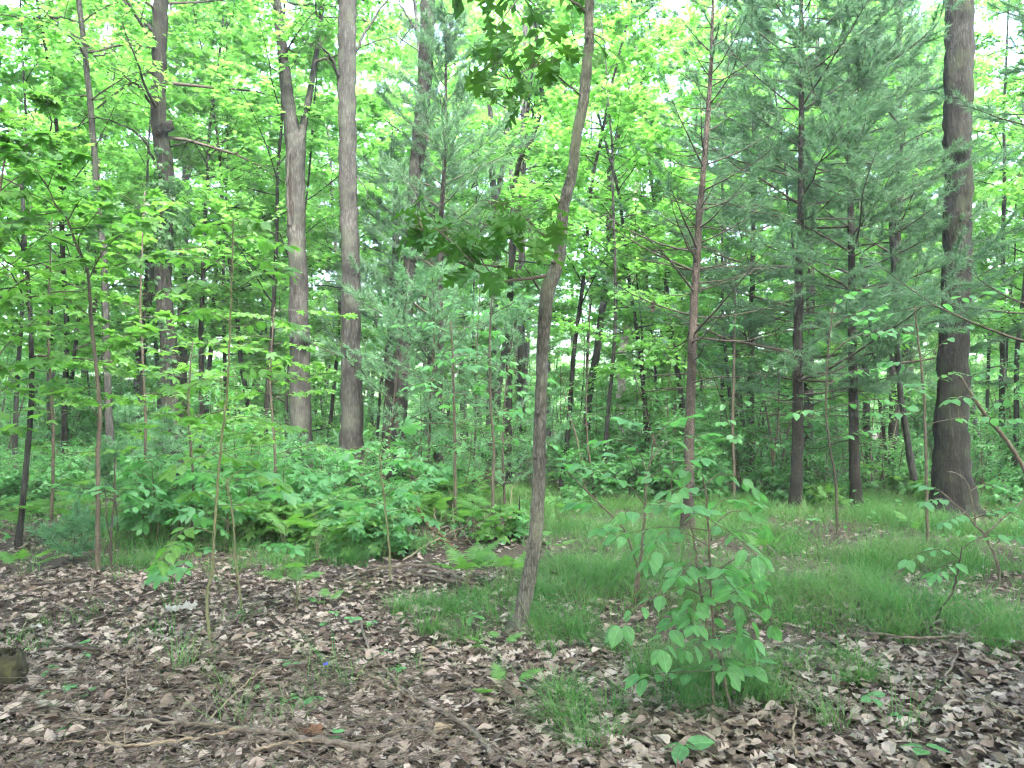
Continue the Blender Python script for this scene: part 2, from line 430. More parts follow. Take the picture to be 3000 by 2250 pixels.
M['dry'] = plain_mat('dry_leaf', [(.03, .021, .016), (.066, .048, .039), (.115, .087, .073), (.172, .137, .12), (.235, .195, .176), (.33, .288, .265)], 22, .75, .82)
M['soil'] = plain_mat('soil', [(.02, .014, .011), (.045, .033, .027), (.09, .07, .06)], 38, .95, 0, .6)
M['rot'] = plain_mat('rotten_wood', [(.03, .016, .011), (.08, .042, .027), (.14, .08, .052)], 18, .95, 0, .8, .3)
M['char'] = plain_mat('charred_wood', [(.008, .008, .008), (.03, .027, .025)], 30, .8, 0, .6, .4)
M['moss'] = plain_mat('mossy_wood', [(.012, .010, .008), (.028, .026, .016), (.05, .055, .02)], 14, .95, 0, .8)
M['paper'] = plain_mat('white_litter', [(.22, .23, .235), (.36, .37, .37)], 8, .6)
M['blue'] = plain_mat('blue_plastic', [(.05, .07, .35), (.08, .10, .45)], 8, .4)
M['hollow'] = plain_mat('hollow_shade', [(.008, .006, .005), (.02, .015, .012)], 14, .95)  # near-black stands in for the shade inside the slit

# ------------------------------------------------------------------ forest floor
def build_ground():
    rng = np.random.default_rng(1)
    xs = np.concatenate([np.linspace(-150, -30, 14)[:-1], np.linspace(-30, -8, 45)[:-1], np.linspace(-8, 8, 65), np.linspace(8, 30, 45)[1:], np.linspace(30, 150, 14)[1:]])
    ys = np.concatenate([np.linspace(-25, 2, 10)[:-1], np.linspace(2, 14, 49), np.linspace(14, 50, 73)[1:], np.linspace(50, 150, 16)[1:]])
    X, Y = np.meshgrid(xs, ys); Z = ground_h(X, Y) - 0.004
    mb = MB(); nx = len(xs)
    i = np.arange(len(ys) - 1)[:, None] * nx; j = np.arange(nx - 1)[None]
    mb.add(np.stack([X, Y, Z], -1), np.stack([i + j, i + j + 1, i + nx + j + 1, i + nx + j], -1).reshape(-1, 4))
    o = mb.build('forest_floor', M['soil']); o['kind'] = 'structure'
    return o
FLOOR = build_ground()

def inpoly(px, py, poly):
    c = np.zeros(px.shape, bool); n = len(poly)
    for i in range(n):
        x1, y1 = poly[i]; x2, y2 = poly[(i + 1) % n]
        c ^= ((y1 > py) != (y2 > py)) & (px < (x2 - x1) * (py - y1) / (y2 - y1 + 1e-9) + x1)
    return c

def topx(x, y, z=0.0):
    """world -> photo pixel"""
    yc = y * cp + (z - CAMZ) * sp; zc = (z - CAMZ) * cp - y * sp
    return 1500 + F * x / yc, 1125 - F * zc / yc

# outlines of the grassy patches as they lie on the floor
def gpoly(pts): return [tuple(G(a, b)[:2]) for a, b in pts]
GRASS = [gpoly([(1570, 1500), (3300, 1478), (3400, 1900), (2990, 1935), (2760, 1925), (2560, 1890), (2290, 1870), (2230, 1800), (1900, 1860), (1700, 1880), (1560, 1850), (1480, 1760), (1600, 1640)]),
         gpoly([(1130, 1790), (1250, 1740), (1400, 1735), (1560, 1750), (1650, 1880), (1520, 1850), (1380, 1860), (1260, 1870), (1160, 1830)]),
         gpoly([(330, 1640), (560, 1540), (900, 1470), (1150, 1455), (1330, 1480), (1250, 1610), (1050, 1650), (900, 1690), (700, 1700), (500, 1690), (380, 1690)]),
         gpoly([(1900, 1850), (2240, 1850), (2280, 1960), (2260, 2080), (2000, 2070), (1820, 1960)]),
         gpoly([(1500, 1420), (3300, 1420), (3300, 1500), (1500, 1510)]),
         gpoly([(150, 1560), (420, 1500), (900, 1430), (1500, 1420), (1500, 1500), (1330, 1560), (900, 1640), (500, 1690), (250, 1640)])]
BARE = [gpoly([(2360, 1570), (2560, 1575), (2600, 1610), (2520, 1640), (2400, 1625)]), gpoly([(2020, 1585), (2260, 1590), (2230, 1615), (2040, 1615)]),
        gpoly([(2560, 1690), (2700, 1685), (2720, 1715), (2600, 1725)])]

def grass_mask(x, y):
    g = np.zeros(x.shape, bool)
    for p in GRASS: g |= inpoly(x, y, p)
    b = np.zeros(x.shape, bool)
    for p in BARE: b |= inpoly(x, y, p)
    return g, b

def build_litter():
    rng = np.random.default_rng(7)
    def pts(n, y0, y1):
        y = np.sqrt(rng.uniform(y0 * y0, y1 * y1, n)); x = rng.uniform(-1, 1, n) * (0.74 * y + 0.4)
        return x, y
    X = []; Y = []; S = []
    for n, y0, y1, s0, s1 in ((5500, 2.6, 5.0, .06, .11), (19500, 2.6, 7.6, .03, .095), (9000, 7.4, 13.5, .06, .11), (3000, 13.5, 26, .12, .2)):
        x, y = pts(n, y0, y1); X.append(x); Y.append(y); S.append(s0 + (s1 - s0) * rng.beta(1.6, 1.5, n))
    xx = rng.uniform(-7, 7, 16000); yy = rng.uniform(.2, 7.5, 16000); ex = (np.abs(xx) > .74 * yy + .4) | (yy < 2.6)
    xx, yy = xx[ex], yy[ex]; NV = len(xx); X.append(xx); Y.append(yy); S.append(rng.uniform(.06, .13, NV))
    X = np.concatenate(X); Y = np.concatenate(Y); S = np.concatenate(S); outer = np.zeros(len(X), bool); outer[-NV:] = True
    g, b = grass_mask(X, Y)
    keep = (~g) | b | (rng.random(len(X)) < .45)
    X, Y, S, outer = X[keep], Y[keep], S[keep], outer[keep]
    n = len(X)
    a = rng.uniform(0, 2 * math.pi, n); tilt = rng.normal(size=(n, 3)) * np.array([.15, .15, 0])
    fw = np.stack([np.cos(a), np.sin(a), rng.normal(size=n) * .18], -1); up = np.array([0, 0, 1]) + tilt
    flip = rng.random(n) < .35; up[flip] *= -1
    R = frames(fw, up)
    Z = ground_h(X, Y) + rng.uniform(0.006, 0.04, n)
    pos = np.stack([X, Y, Z], -1)
    px, py = topx(X, Y, Z)
    inside = (px > 20) & (px < 2980) & (py > 1250) & (py < 2240)
    high = Z - ground_h(X, Y) > 0.022
    T = T_DRY + T_DRY2 + T_LOW; kinds = np.where((Y < 7.4) & (S > .055) & ~outer, rng.integers(0, 8, n), rng.integers(8, 10, n))
    cand = np.nonzero(inside & high & (S > .06) & (kinds < 8))[0]
    cand = cand[np.argsort(Y[cand] / S[cand])][:300]
    single = np.zeros(n, bool); single[cand] = True
    mb = MB()
    for k in range(10):
        s = (kinds == k) & ~single
        mb.scatter(T[k], pos[s], R[s], S[s])
    o = mb.build('leaf_litter', M['dry'], FLOOR, smooth=False, kind='stuff')
    ms = []
    for k in range(8):
        q = MB(); q.scatter(T[k], np.zeros((1, 3)), np.eye(3)[None], 1.0); ms.append(q.mesh('fallen_leaf', M['dry'], False))
    for i in cand:
        put('fallen_leaf', ms[kinds[i]], FLOOR, pos[i], R[i], S[i])

def put(name, mesh, parent, pos, R, s):
    o = bpy.data.objects.new(name, mesh); COL.objects.link(o); o.parent = parent
    m = Matrix(np.asarray(R * s).tolist()).to_4x4(); m.translation = Vector(np.asarray(pos) - origin_of(parent))
    o.matrix_basis = m
    return o

build_litter()

def blade_mesh(mb, rng, base, az, L, lean, w, droop):
    """grass blades: 3 bent segments each"""
    n = len(base); t = np.array([0, .4, .75, 1.0])
    d = np.stack([np.cos(az), np.sin(az), np.zeros(n)], -1); side = np.stack([-np.sin(az), np.cos(az), np.zeros(n)], -1)
    V = []
    for k, tt in enumerate(t):
        out = lean * tt + droop * tt * tt; up = tt * (1 - .45 * droop * tt) 
        c = base + (d * out[:, None] + np.array([0, 0, 1.0]) * up[:, None]) * L[:, None]
        ww = w * (1, .9, .6, .0)[k]
        if k < 3: V += [c - side * ww[:, None], c + side * ww[:, None]]
        else: V.append(c)
    V = np.stack(V, 1)
    off = (np.arange(n) * 7)[:, None, None]
    q = np.array([[0, 1, 3, 2], [2, 3, 5, 4]]); tr = np.array([[4, 5, 6]])
    b = mb.n; mb.v.append(V.reshape(-1, 3)); mb.n += n * 7
    mb.f.append((q[None] + off).reshape(-1, 4) + b); mb.f.append((tr[None] + off).reshape(-1, 3) + b)

def tufts(mb, rng, x, y, nb, h, spread, w):
    n = len(x); k = np.repeat(np.arange(n), nb); m = len(k)
    bx = x[k] + rng.normal(size=m) * spread[k]; by = y[k] + rng.normal(size=m) * spread[k]
    base = np.stack([bx, by, ground_h(bx, by) - .01], -1)
    comb = rng.uniform(0, 2 * math.pi, n)
    az = comb[k] + rng.normal(size=m) * 1.1
    L = h[k] * rng.uniform(.55, 1.25, m)
    blade_mesh(mb, rng, base, az, L, rng.uniform(.05, .6, m), w[k] * rng.uniform(.7, 1.3, m), rng.uniform(.2, 1.15, m))

def build_grass():
    rng = np.random.default_rng(21); mb = MB()
    n = 20000
    y = np.sqrt(rng.uniform(3.2 ** 2, 17.0 ** 2, n)); x = rng.uniform(-1, 1, n) * (0.74 * y + .3)
    x0 = x + .16 * np.sin(5.1 * y) + .12 * np.sin(9.0 * x + 1); y0 = y + .18 * np.sin(4.3 * x) + .14 * np.sin(8 * y)
    g, b = grass_mask(x0, y0)
    clump = np.sin(2.3 * x + 1.7 * np.sin(1.3 * y)) + np.sin(1.9 * y + 1.1 * x) + .7 * np.sin(6.1 * x + 2 * np.sin(3 * y))
    pr = np.where(g & ~b, np.clip(.66 + .3 * clump, .14, 1), np.where(b, .06, .02))
    s = rng.random(n) < pr
    x, y = x[s], y[s]; n = len(x)
    h = rng.uniform(.13, .34, n) * np.clip(.85 + .18 * clump[s], .5, 1.25); sp_ = rng.uniform(.018, .055, n)
    w = np.clip(.0012 + .00014 * y, .0015, .0036)
    near = y < 8
    tufts(mb, rng, x[near], y[near], 21, h[near], sp_[near] * 1.3, w[near])
    tufts(mb, rng, x[~near], y[~near], 10, h[~near] * 1.05, sp_[~near] * 2.2, w[~near] * 1.25)
    # single tufts standing in the leaf litter
    T = [(1640, 2110, 42), (1655, 2040, 30), (1760, 2080, 24), (1740, 2190, 26), (2060, 2080, 34), (2080, 1990, 26), (2240, 2050, 36), (2500, 2020, 36), (2485, 1960, 26), (1880, 1960, 30), (1960, 1935, 34),
         (1820, 1890, 34), (1690, 1860, 34), (1380, 1880, 30), (1260, 1860, 30), (2960, 1920, 34), (2620, 1880, 40), (2420, 2140, 16), (2190, 1960, 34), (1320, 1800, 36), (1560, 1820, 36), (1180, 1800, 34), (2010, 1990, 30), (2300, 1960, 26)]
    for (a, c, k) in T:
        p = G(a, c); q = 5
        xx = p[0] + rng.normal(size=q) * .05; yy = p[1] + rng.normal(size=q) * .05
        tufts(mb, rng, xx, yy, k, np.full(q, .22), np.full(q, .03), np.full(q, .0017))
    o = mb.build('grass', M['grass'], None, smooth=False, kind='stuff')
    tag(o, 'fine green woodland sedge growing in drooping clumps over the floor', 'grass')
build_grass()

# ------------------------------------------------------------------ tree parts
def trunk_line(pts, depth, top_z, base_py=None):
    """photo trace (px, py, width) -> 3D line from the floor up with radii, carried on to top_z"""
    pts = sorted(pts, key=lambda p: -p[1])
    c = np.array([np.append(P(a, b, depth), w * .5 * depth / F) for a, b, w in pts])
    g = float(ground_h(c[0, 0], depth)) - .08
    if c[0, 2] > g + .05:
        d = c[0] - c[min(2, len(c) - 1)]; k = np.clip((c[0, 2] - g) / max(c[min(2, len(c) - 1), 2] - c[0, 2], .2), 0, 1.0)
        c = np.vstack([[c[0, 0] + d[0] * k * .5, depth, g, c[0, 3] * 1.25], c])
    else:
        c[0, 2] = g
    if c[-1, 2] < top_z:
        d = c[-1, :3] - c[-3, :3]; d = d / d[2]
        z0, r0 = c[-1, 2], c[-1, 3]
        rg = np.random.default_rng(int(abs(pts[0][0])) + 5)
        for k in range(1, 5):
            f = k / 4; z = z0 + (top_z - z0) * f
            c = np.vstack([c, [c[-1, 0] + d[0] * (top_z - z0) / 4 * (1 - .7 * f) + rg.normal() * .12, depth + rg.normal() * .1 * k, z, r0 * (1 - .88 * f)]])
    return c

def trunk_mesh(mb, c, sides=16, step=.16, ridge=.05, seed=0):
    rg = np.random.default_rng(seed)
    L = np.sum(np.linalg.norm(np.diff(c[:, :3], axis=0), axis=1))
    q = catmull(c, max(8, int(L / step)))
    n = len(q)
    pts = q[:, :3].copy(); r = np.maximum(q[:, 3], .004)
    pts[1:-1, :2] += rg.normal(size=(n - 2, 2)) * r[1:-1, None] * .05
    b = mb.n
    mb.tube(pts, r, sides)
    v = mb.v[-2]
    th = np.arange(sides) * 2 * math.pi / sides
    ph = np.cumsum(rg.normal(size=n) * .25)
    dis = ridge * (np.sin(5 * th[None] + ph[:, None]) * .5 + rg.normal(size=(n, sides)) * .6)
    h = (pts[:, 2] - pts[0, 2])
    flare = np.exp(-h / .25) * .35 
    dis = dis + (flare[:, None] * np.maximum(0, np.sin(4 * th[None] + seed)) ) * (r[:, None] > .08)
    v += ((v.reshape(n, sides, 3) - pts[:, None, :]) * dis[:, :, None]).reshape(-1, 3)
    return q

def at_z(q, z):
    i = int(np.clip(np.searchsorted(q[:, 2], z), 1, len(q) - 1)); t = np.clip((z - q[i - 1, 2]) / max(q[i, 2] - q[i - 1, 2], 1e-6), 0, 1)
    return q[i - 1] * (1 - t) + q[i] * t

def leafy_limbs(rng, wood, pos_l, dir_l, up_l, q, z0, z1, nprim, length, elev=(.05, .6), nsec=8, per=14, leafgap=.5, az_fn=None, sec_len=.45):
    """limbs with near-level sprays; collects leaf places"""
    for i in range(nprim):
        z = z0 + (z1 - z0) * ((i + rng.random()) / nprim)
        s = at_z(q, z)
        az = i * 2.4 + rng.normal() * .5 if az_fn is None else az_fn(i, rng)
        f = (z - z0) / max(z1 - z0, .1)
        L = length * (1 - .55 * f ** 1.5) * rng.uniform(.6, 1.15) * (.7 + .3 * min(1, f * 4))
        el = rng.uniform(*elev) + .35 * f
        d = np.array([math.cos(az) * math.cos(el), math.sin(az) * math.cos(el), math.sin(el)])
        r = min(s[3] * .45, .012 + L * .010)
        line = wander(rng, s[:3], d, L, 7, .10, -.25)
        wood.tube(line, np.linspace(r, .003, 7), 4, cap=False)
        for j in range(nsec):
            t = .22 + .78 * (j + rng.random() * .7) / nsec
            k = min(int(t * 6), 5); p = line[k] + (line[k + 1] - line[k]) * (t * 6 - k)
            dd = norm(line[k + 1] - line[k]); side = norm(np.cross(dd, (0, 0, 1))) * (1 if j % 2 else -1)
            sd = norm(dd * rng.uniform(.3, .9) + side * rng.uniform(.6, 1.0) + np.array([0, 0, rng.normal() * .18]))
            sl = L * sec_len * (1 - .55 * t) * rng.uniform(.7, 1.3)
            tw = wander(rng, p, sd, sl, 4, .12, -.15)
            wood.tube(tw, np.linspace(max(.0045, r * .35), .0018, 4), 3, cap=False)
            u = rng.random(per) ** .8 * 3; a = np.minimum(u.astype(int), 2); fr = (u - a)[:, None]
            pp = tw[a] * (1 - fr) + tw[a + 1] * fr
            sgn = rng.choice([-1, 1], per)[:, None]
            sdd = norm(np.cross(sd, (0, 0, 1)))
            fd = norm(sd[None] * rng.uniform(.1, 1.0, (per, 1)) + sdd[None] * sgn * rng.uniform(.3, 1, (per, 1)) + rng.normal(size=(per, 3)) * np.array([.2, .2, .22]) - np.array([0, 0, .15]))
            pos_l.append(pp + fd * .02 + rng.normal(size=(per, 3)) * np.array([.05, .05, .035]) * leafgap); dir_l.append(fd)
            up_l.append(np.array([0, 0, 1.0]) + rng.normal(size=(per, 3)) * .33)

def leaf_cloud(mb, rng, tpls, pos_l, dir_l, up_l, size):
    pos = np.concatenate(pos_l); R = frames(np.concatenate(dir_l), np.concatenate(up_l))
    s = rng.uniform(size * .65, size * 1.2, len(pos)); k = rng.integers(0, len(tpls), len(pos))
    for i, t in enumerate(tpls):
        mb.scatter(t, pos[k == i], R[k == i], s[k == i])

NEEDLE = (np.array([(-.021, 0, 0), (.021, 0, 0), (0, 1.0, 0)]), [np.array([[0, 1, 2]])])

def needles(mb, rng, base, dirs, per, length, spread=.75, width=1.0):
    """tufts of needles around shoot directions"""
    n = len(base); k = np.repeat(np.arange(n), per)
    d = norm(dirs[k] + rng.normal(size=(n * per, 3)) * spread)
    pos = base[k] + dirs[k] * rng.uniform(-.035, .02, (n * per, 1))
    up = rng.normal(size=(n * per, 3))
    R = frames(d, up); R[:, :, 0] *= width
    mb.scatter(NEEDLE, pos, R, rng.uniform(length * .7, length * 1.15, n * per))

def pine_limbs(rng, wood, nd, q, z0, z1, gap, length, whorl=5, live=0.3, elev=(.0, .35), per=14, nlen=.10, ntw=8, width=1.0, az_fn=None, dead_below=-1, curl=.3, droop=-.1):
    B = []; D = []
    z = z0; i = 0
    while z < z1:
        n_ = whorl if rng.random() < .85 else whorl - 2
        a0 = rng.uniform(0, 6.28)
        for j in range(n_):
            zz = z + rng.normal() * .05; s = at_z(q, zz); f = (zz - z0) / max(z1 - z0, .1)
            az = a0 + j * 6.283 / n_ + rng.normal() * .22 if az_fn is None else az_fn(rng)
            el = rng.uniform(*elev) + .35 * f
            L = length * (1 - .62 * f - .3 * f ** 4) * rng.uniform(.45, 1.15)
            if dead_below < 0 and f < .3 and rng.random() < .45: continue
            dead = zz < dead_below
            if dead: L *= rng.uniform(.35, .8); el = rng.uniform(-.12, .18)
            d = np.array([math.cos(az) * math.cos(el), math.sin(az) * math.cos(el), math.sin(el)])
            line = wander(rng, s[:3], d, L, 7, .07 if not dead else .15, (curl if not dead else droop))
            r = min(s[3] * .4, .006 + .006 * L)
            wood.tube(line, np.linspace(r, .0025, 7), 4, cap=False)
            m = ntw if not dead else 4
            for t in np.linspace(.25, 1.0, m):
                k = min(int(t * 6), 5); p = line[k] + (line[k + 1] - line[k]) * (t * 6 - k)
                dd = norm(line[k + 1] - line[k]); side = norm(np.cross(dd, (0, 0, 1))) * rng.choice([-1, 1])
                sd = dd if t > .97 else norm(dd * rng.uniform(.5, 1.0) + side * rng.uniform(.3, .9) + np.array([0, 0, rng.normal() * .15]))
                sl = L * rng.uniform(.16, .34) * (1.15 - .5 * t)
                tw = wander(rng, p, sd, sl, 4, .10 if not dead else .25, .25 if not dead else -.3)
                wood.tube(tw, np.linspace(.0042, .0018, 4), 3, cap=False)
                if not dead and t > live:
                    mt = max(3, int(sl / .055)); u = np.linspace(.8, 2.999, mt); a = u.astype(int); fr = (u - a)[:, None]
                    B.append(tw[a] * (1 - fr) + tw[a + 1] * fr); D.append(norm(tw[a + 1] - tw[a]))
        z += gap * rng.uniform(.7, 1.25); i += 1
    if B:
        needles(nd, rng, np.concatenate(B), np.concatenate(D), per, nlen, .75, width)

# ------------------------------------------------------------------ the trees one can pick out, traced at their real distances
HERO = []
def broad_tree(name, label, pts, depth, top, bark, crown, seed, tpls=None, limbs=None, sides=16, leaf=.11, mat='canopy', twmat=None):
    c = trunk_line(pts, depth, top); base = c[0, :3].copy(); base[2] += .06
    t = thing(name, label, 'tree', base)
    mb = MB(); q = trunk_mesh(mb, c, sides, .14, .05, seed)
    tr = mb.build('trunk', M[bark], t)
    rng = np.random.default_rng(seed)
    wood = MB()
    for ln in limbs or []:
        dd = ln.get('depth', depth)
        w = ln['w']; p3 = np.array([P(a, b, dd + (ln.get('dy', 0) * k / max(len(ln['p']) - 1, 1))) for k, (a, b) in enumerate(ln['p'])])
        line = catmull(p3, 4 * len(p3)); line[1:-1] += rng.normal(size=line[1:-1].shape) * .012
        rr = np.linspace(w[0], w[1], len(line)) * .5 * dd / F
        bb = MB(); bb.tube(line, rr, 7); bb.build('branch', M[bark], t)
        if ln.get('twigs', True):
            for k in range(5, len(line) - 1, 3):
                d0 = norm(line[k + 1] - line[k - 1])
                wood.tube(wander(rng, line[k], norm(d0 + rng.normal(size=3) * .8), rng.uniform(.3, .9), 5, .2, 0), np.linspace(rr[k] * .45, .002, 5), 3, cap=False)
    if crown:
        z0, nprim, ln, nsec, per = crown[:5]
        tpls = tpls or T_R2; lv = MB(); PL, DL, UL = [], [], []
        leafy_limbs(rng, wood, PL, DL, UL, q, z0, top - .3, nprim, ln, (.0, .55), nsec, per)
        leaf_cloud(lv, rng, tpls, PL, DL, UL, leaf * (1.15 if tpls is T_R2 else 1))
        wood.build('limbs', M[twmat or 'twig_dark'], t, kind='stuff')
        lv.build('crown', M[mat], t, smooth=False, kind='stuff')
    elif wood.n:
        wood.build('limbs', M[twmat or 'twig_dark'], t, kind='stuff')
    HERO.append((base[0], base[1], .6))
    return t, q, tr

tb, qb, trb = broad_tree('maple_tree', 'dark grey maple trunk with a round burl and ivy partway up', [(470, 0, 41), (465, 180, 41), (464, 340, 42), (476, 440, 47), (488, 540, 45), (479, 750, 48), (482, 900, 46), (495, 1010, 48), (498, 1100, 52), (504, 1200, 54), (508, 1380, 60), (510, 1455, 72)],
    14.2, 15, 'bark_dark', (6.6, 24, 4.2, 9, 20), 11,
    limbs=[dict(p=[(455, 100), (430, 70), (395, 40), (360, 0), (330, -60)], w=(14, 5), dy=.6), dict(p=[(450, 320), (420, 270), (380, 235), (345, 205)], w=(9, 3), dy=-.8),
           dict(p=[(452, 470), (425, 420), (390, 385), (330, 355), (280, 345), (220, 340)], w=(8, 2), dy=-1.0), dict(p=[(500, 430), (545, 418), (590, 405)], w=(7, 2), dy=-.4)])
def lump(mb, rng, c, r, sq=(1, 1, 1), n=10, m=14, rough=.16):
    th = np.linspace(0, math.pi, n); ph = np.arange(m) * 2 * math.pi / m
    R = r * (1 + rough * rng.normal(size=(n, m))); R[0] = R[0, 0]; R[-1] = R[-1, 0]
    v = np.stack([R * np.sin(th)[:, None] * np.cos(ph)[None] * sq[0], R * np.sin(th)[:, None] * np.sin(ph)[None] * sq[1], R * np.cos(th)[:, None] * np.ones(m)[None] * sq[2]], -1) + np.asarray(c)
    i = np.arange(n - 1)[:, None] * m; j = np.arange(m)[None]; k = (j + 1) % m
    mb.add(v, np.stack([i + j, i + m + j, i + m + k, i + k], -1).reshape(-1, 4))
rg = np.random.default_rng(3)
mb = MB(); lump(mb, rg, P(488, 372, 14.08), .115, (1.2, 1, .8)); lump(mb, rg, P(468, 380, 14.05), .08); lump(mb, rg, P(500, 360, 14.1), .05); mb.build('burl', M['bark_dark'], tb)
# ivy climbing the burl maple
def ivy(parent, q, z0, z1, n, size, seed, out=.14, side=0):
    rg = np.random.default_rng(seed); mb = MB()
    z = rg.uniform(z0, z1, n); s = np.array([at_z(q, zz) for zz in z])
    a = rg.normal(size=n) * 1.1 - math.pi / 2 + side; rr = s[:, 3] + rg.uniform(.0, out, n) * np.abs(np.sin(z * 3.1 + 1))
    pos = np.stack([s[:, 0] + np.cos(a) * rr, s[:, 1] + np.sin(a) * rr, z], -1)
    up = np.stack([np.cos(a), np.sin(a), rg.uniform(.2, 1.2, n)], -1) + rg.normal(size=(n, 3)) * .4
    R = frames(np.stack([rg.normal(size=n) * .5, rg.normal(size=n) * .3, -np.ones(n)], -1), up)
    k = rg.integers(0, 2, n); ss = rg.uniform(size * .7, size * 1.2, n)
    for i in range(2): mb.scatter(T_MPS[i], pos[k == i], R[k == i], ss[k == i])
    mb.build('ivy_foliage', M['ivy'], parent, smooth=False, kind='stuff')
ivy(tb, qb, 4.5, 6.0, 260, .12, 4, .55, .8)
ivy(tb, qb, 4.0, 6.6, 90, .10, 14, .15, .3)
ivy(tb, qb, 2.0, 3.4, 70, .09, 6, .12)

tc_, qc, trc = broad_tree('hollow_tree', 'forked grey tree with a long dark hollow slit in its trunk', [(866, 400, 58), (866, 520, 56), (868, 640, 54), (872, 760, 53), (877, 980, 58), (880, 1150, 61), (882, 1300, 66), (882, 1460, 82)],
    14.0, 6.75, 'bark', None, 12, limbs=[])
rg = np.random.default_rng(8)
wood = MB(); PL, DL, UL = [], [], []
for pts, ww in (([(862, 420), (845, 300), (832, 180), (812, 0), (800, -160), (790, -420)], (44, 14)), ([(878, 430), (890, 360), (906, 280), (928, 150), (946, 0), (970, -220)], (26, 9))):
    c = np.array([np.append(P(a, b, 14.0), 0) for a, b in pts]); c[:, 3] = np.linspace(ww[0], ww[1], len(pts)) * .5 * 14 / F
    b2 = MB(); q2 = trunk_mesh(b2, c, 12, .14, .05, 5); b2.build('branch', M['bark'], tc_)
    leafy_limbs(rg, wood, PL, DL, UL, q2, 8.2, q2[-1, 2], 11, 2.6, (.0, .6), 8, 16)
wood.build('limbs', M['twig_dark'], tc_, kind='stuff')
lv = MB(); leaf_cloud(lv, rg, T_R2, PL, DL, UL, .125); lv.build('crown', M['canopy'], tc_, smooth=False, kind='stuff')
# the hollow: a raised, torn lip of bark round a flat strip, its inner shade put into the colour
zs = np.linspace(P(0, 668, 14)[2], P(0, 448, 14)[2], 16)
cav = MB(); rim = MB(); L_, R_ = [], []
for k, z in enumerate(zs):
    s = at_z(qc, z); f = k / 15; hw = .055 * math.sin(math.pi * min(1, .12 + f * .86)) ** .6 + .006 * math.sin(5 * k)
    x = s[0] - .045; yy = s[1] - math.sqrt(max(s[3] ** 2 - .045 ** 2, .001)) - .014
    L_.append((x - hw, yy, z)); R_.append((x + hw * .8, yy, z))
L_ = np.array(L_); R_ = np.array(R_); Cn = (L_ + R_) / 2 + np.array([0, .004, 0])
i = np.arange(15)
cav.add(np.vstack([L_, R_]), np.stack([i, i + 16, i + 17, i + 1], -1)); cav.build('hollow', M['hollow'], trc)
for e in (L_, R_):
    rim.tube(e + np.array([0, .006, 0]) + rg.normal(size=e.shape) * .008, rg.uniform(.02, .036, 16), 6)
rim.build('hollow_lip', M['bark'], trc, kind='stuff')

broad_tree('ash_tree', 'straight grey ridged trunk standing between the hollow tree and a leaning tree', [(1016, 0, 52), (1017, 300, 53), (1021, 560, 53), (1027, 750, 54), (1029, 1000, 58), (1030, 1150, 62), (1028, 1300, 68), (1024, 1480, 92)],
    13.2, 15.5, 'bark', (9.6, 20, 5.0, 10, 22), 13,  # crown out of view, limbs lengthened to shade the foreground
    limbs=[dict(p=[(994, 250), (982, 200), (962, 160), (930, 125)], w=(13, 5), dy=-.6), dict(p=[(1043, 150), (1075, 85), (1120, 20), (1180, -60)], w=(9, 4), dy=.5), dict(p=[(1043, 515), (1065, 545), (1080, 580)], w=(5, 2), dy=-.3)])
broad_tree('maple_tree', 'grey maple trunk leaning towards its top beside the centre pine', [(1254, 0, 44), (1246, 200, 44), (1228, 400, 43), (1211, 600, 41), (1203, 750, 40), (1187, 950, 40), (1174, 1150, 42), (1166, 1330, 47), (1161, 1450, 62)],
    15.0, 15.5, 'bark', (9.8, 18, 5.0, 10, 22), 14,  # unseen crown reaches far out as added shade for the foreground
    limbs=[dict(p=[(1235, 110), (1205, 65), (1180, 25), (1150, -40)], w=(9, 4), dy=.5), dict(p=[(1262, 70), (1300, 45), (1360, 40)], w=(7, 2), dy=-.5)])
broad_tree('maple_tree', 'slim grey maple curving outwards above the sapling leaves', [(231, 0, 16), (246, 130, 16), (267, 330, 17), (280, 500, 17), (294, 750 - 90, 18), (305, 800 - 40, 19), (309, 900, 20), (312, 1000, 20), (316, 1150, 21), (321, 1260, 23), (322, 1480, 30)],
    13.6, 11.5, 'bark', (7.0, 12, 2.3, 7, 14), 15, sides=10,
    limbs=[dict(p=[(243, 70), (200, 55), (140, 50), (60, 52), (0, 44)], w=(8, 3), dy=-1.0), dict(p=[(262, 135), (190, 125), (110, 128), (40, 105), (0, 100)], w=(7, 2), dy=-.6), dict(p=[(275, 165), (310, 158), (350, 142)], w=(6, 2), dy=.4)])
broad_tree('oak_tree', 'massive furrowed oak trunk flaring at its base in the grass', [(2807, 0, 75), (2809, 200, 77), (2806, 400, 75), (2805, 600, 75), (2803, 780, 75), (2797, 920, 78), (2792, 1050, 82), (2789, 1200, 86), (2787, 1300, 93), (2788, 1400, 104), (2790, 1478, 124), (2791, 1500, 146)],
    12.4, 16, 'bark_dark', (9.5, 18, 5.2, 10, 24), 16, sides=28, tpls=T_RH, leaf=.14)  # wide crown above the frame, added for foreground shade
broad_tree('maple_sapling', 'slender crooked trunk bending beside the massive oak', [(2612, 640, 13), (2616, 760, 14), (2624, 900, 15), (2633, 1100, 16), (2652, 1250, 17), (2669, 1350, 20), (2684, 1440, 23), (2690, 1468, 30)],
    13.8, 8.5, 'bark', (4.2, 9, 1.7, 6, 12), 17, sides=9)
broad_tree('maple_tree', 'grey trunk rising behind the whorled pine stem', [(2375, 800, 24), (2372, 1000, 26), (2368, 1250, 28), (2366, 1420, 32)], 17.5, 14, 'bark', (5.5, 14, 2.6, 7, 14), 18, sides=10)
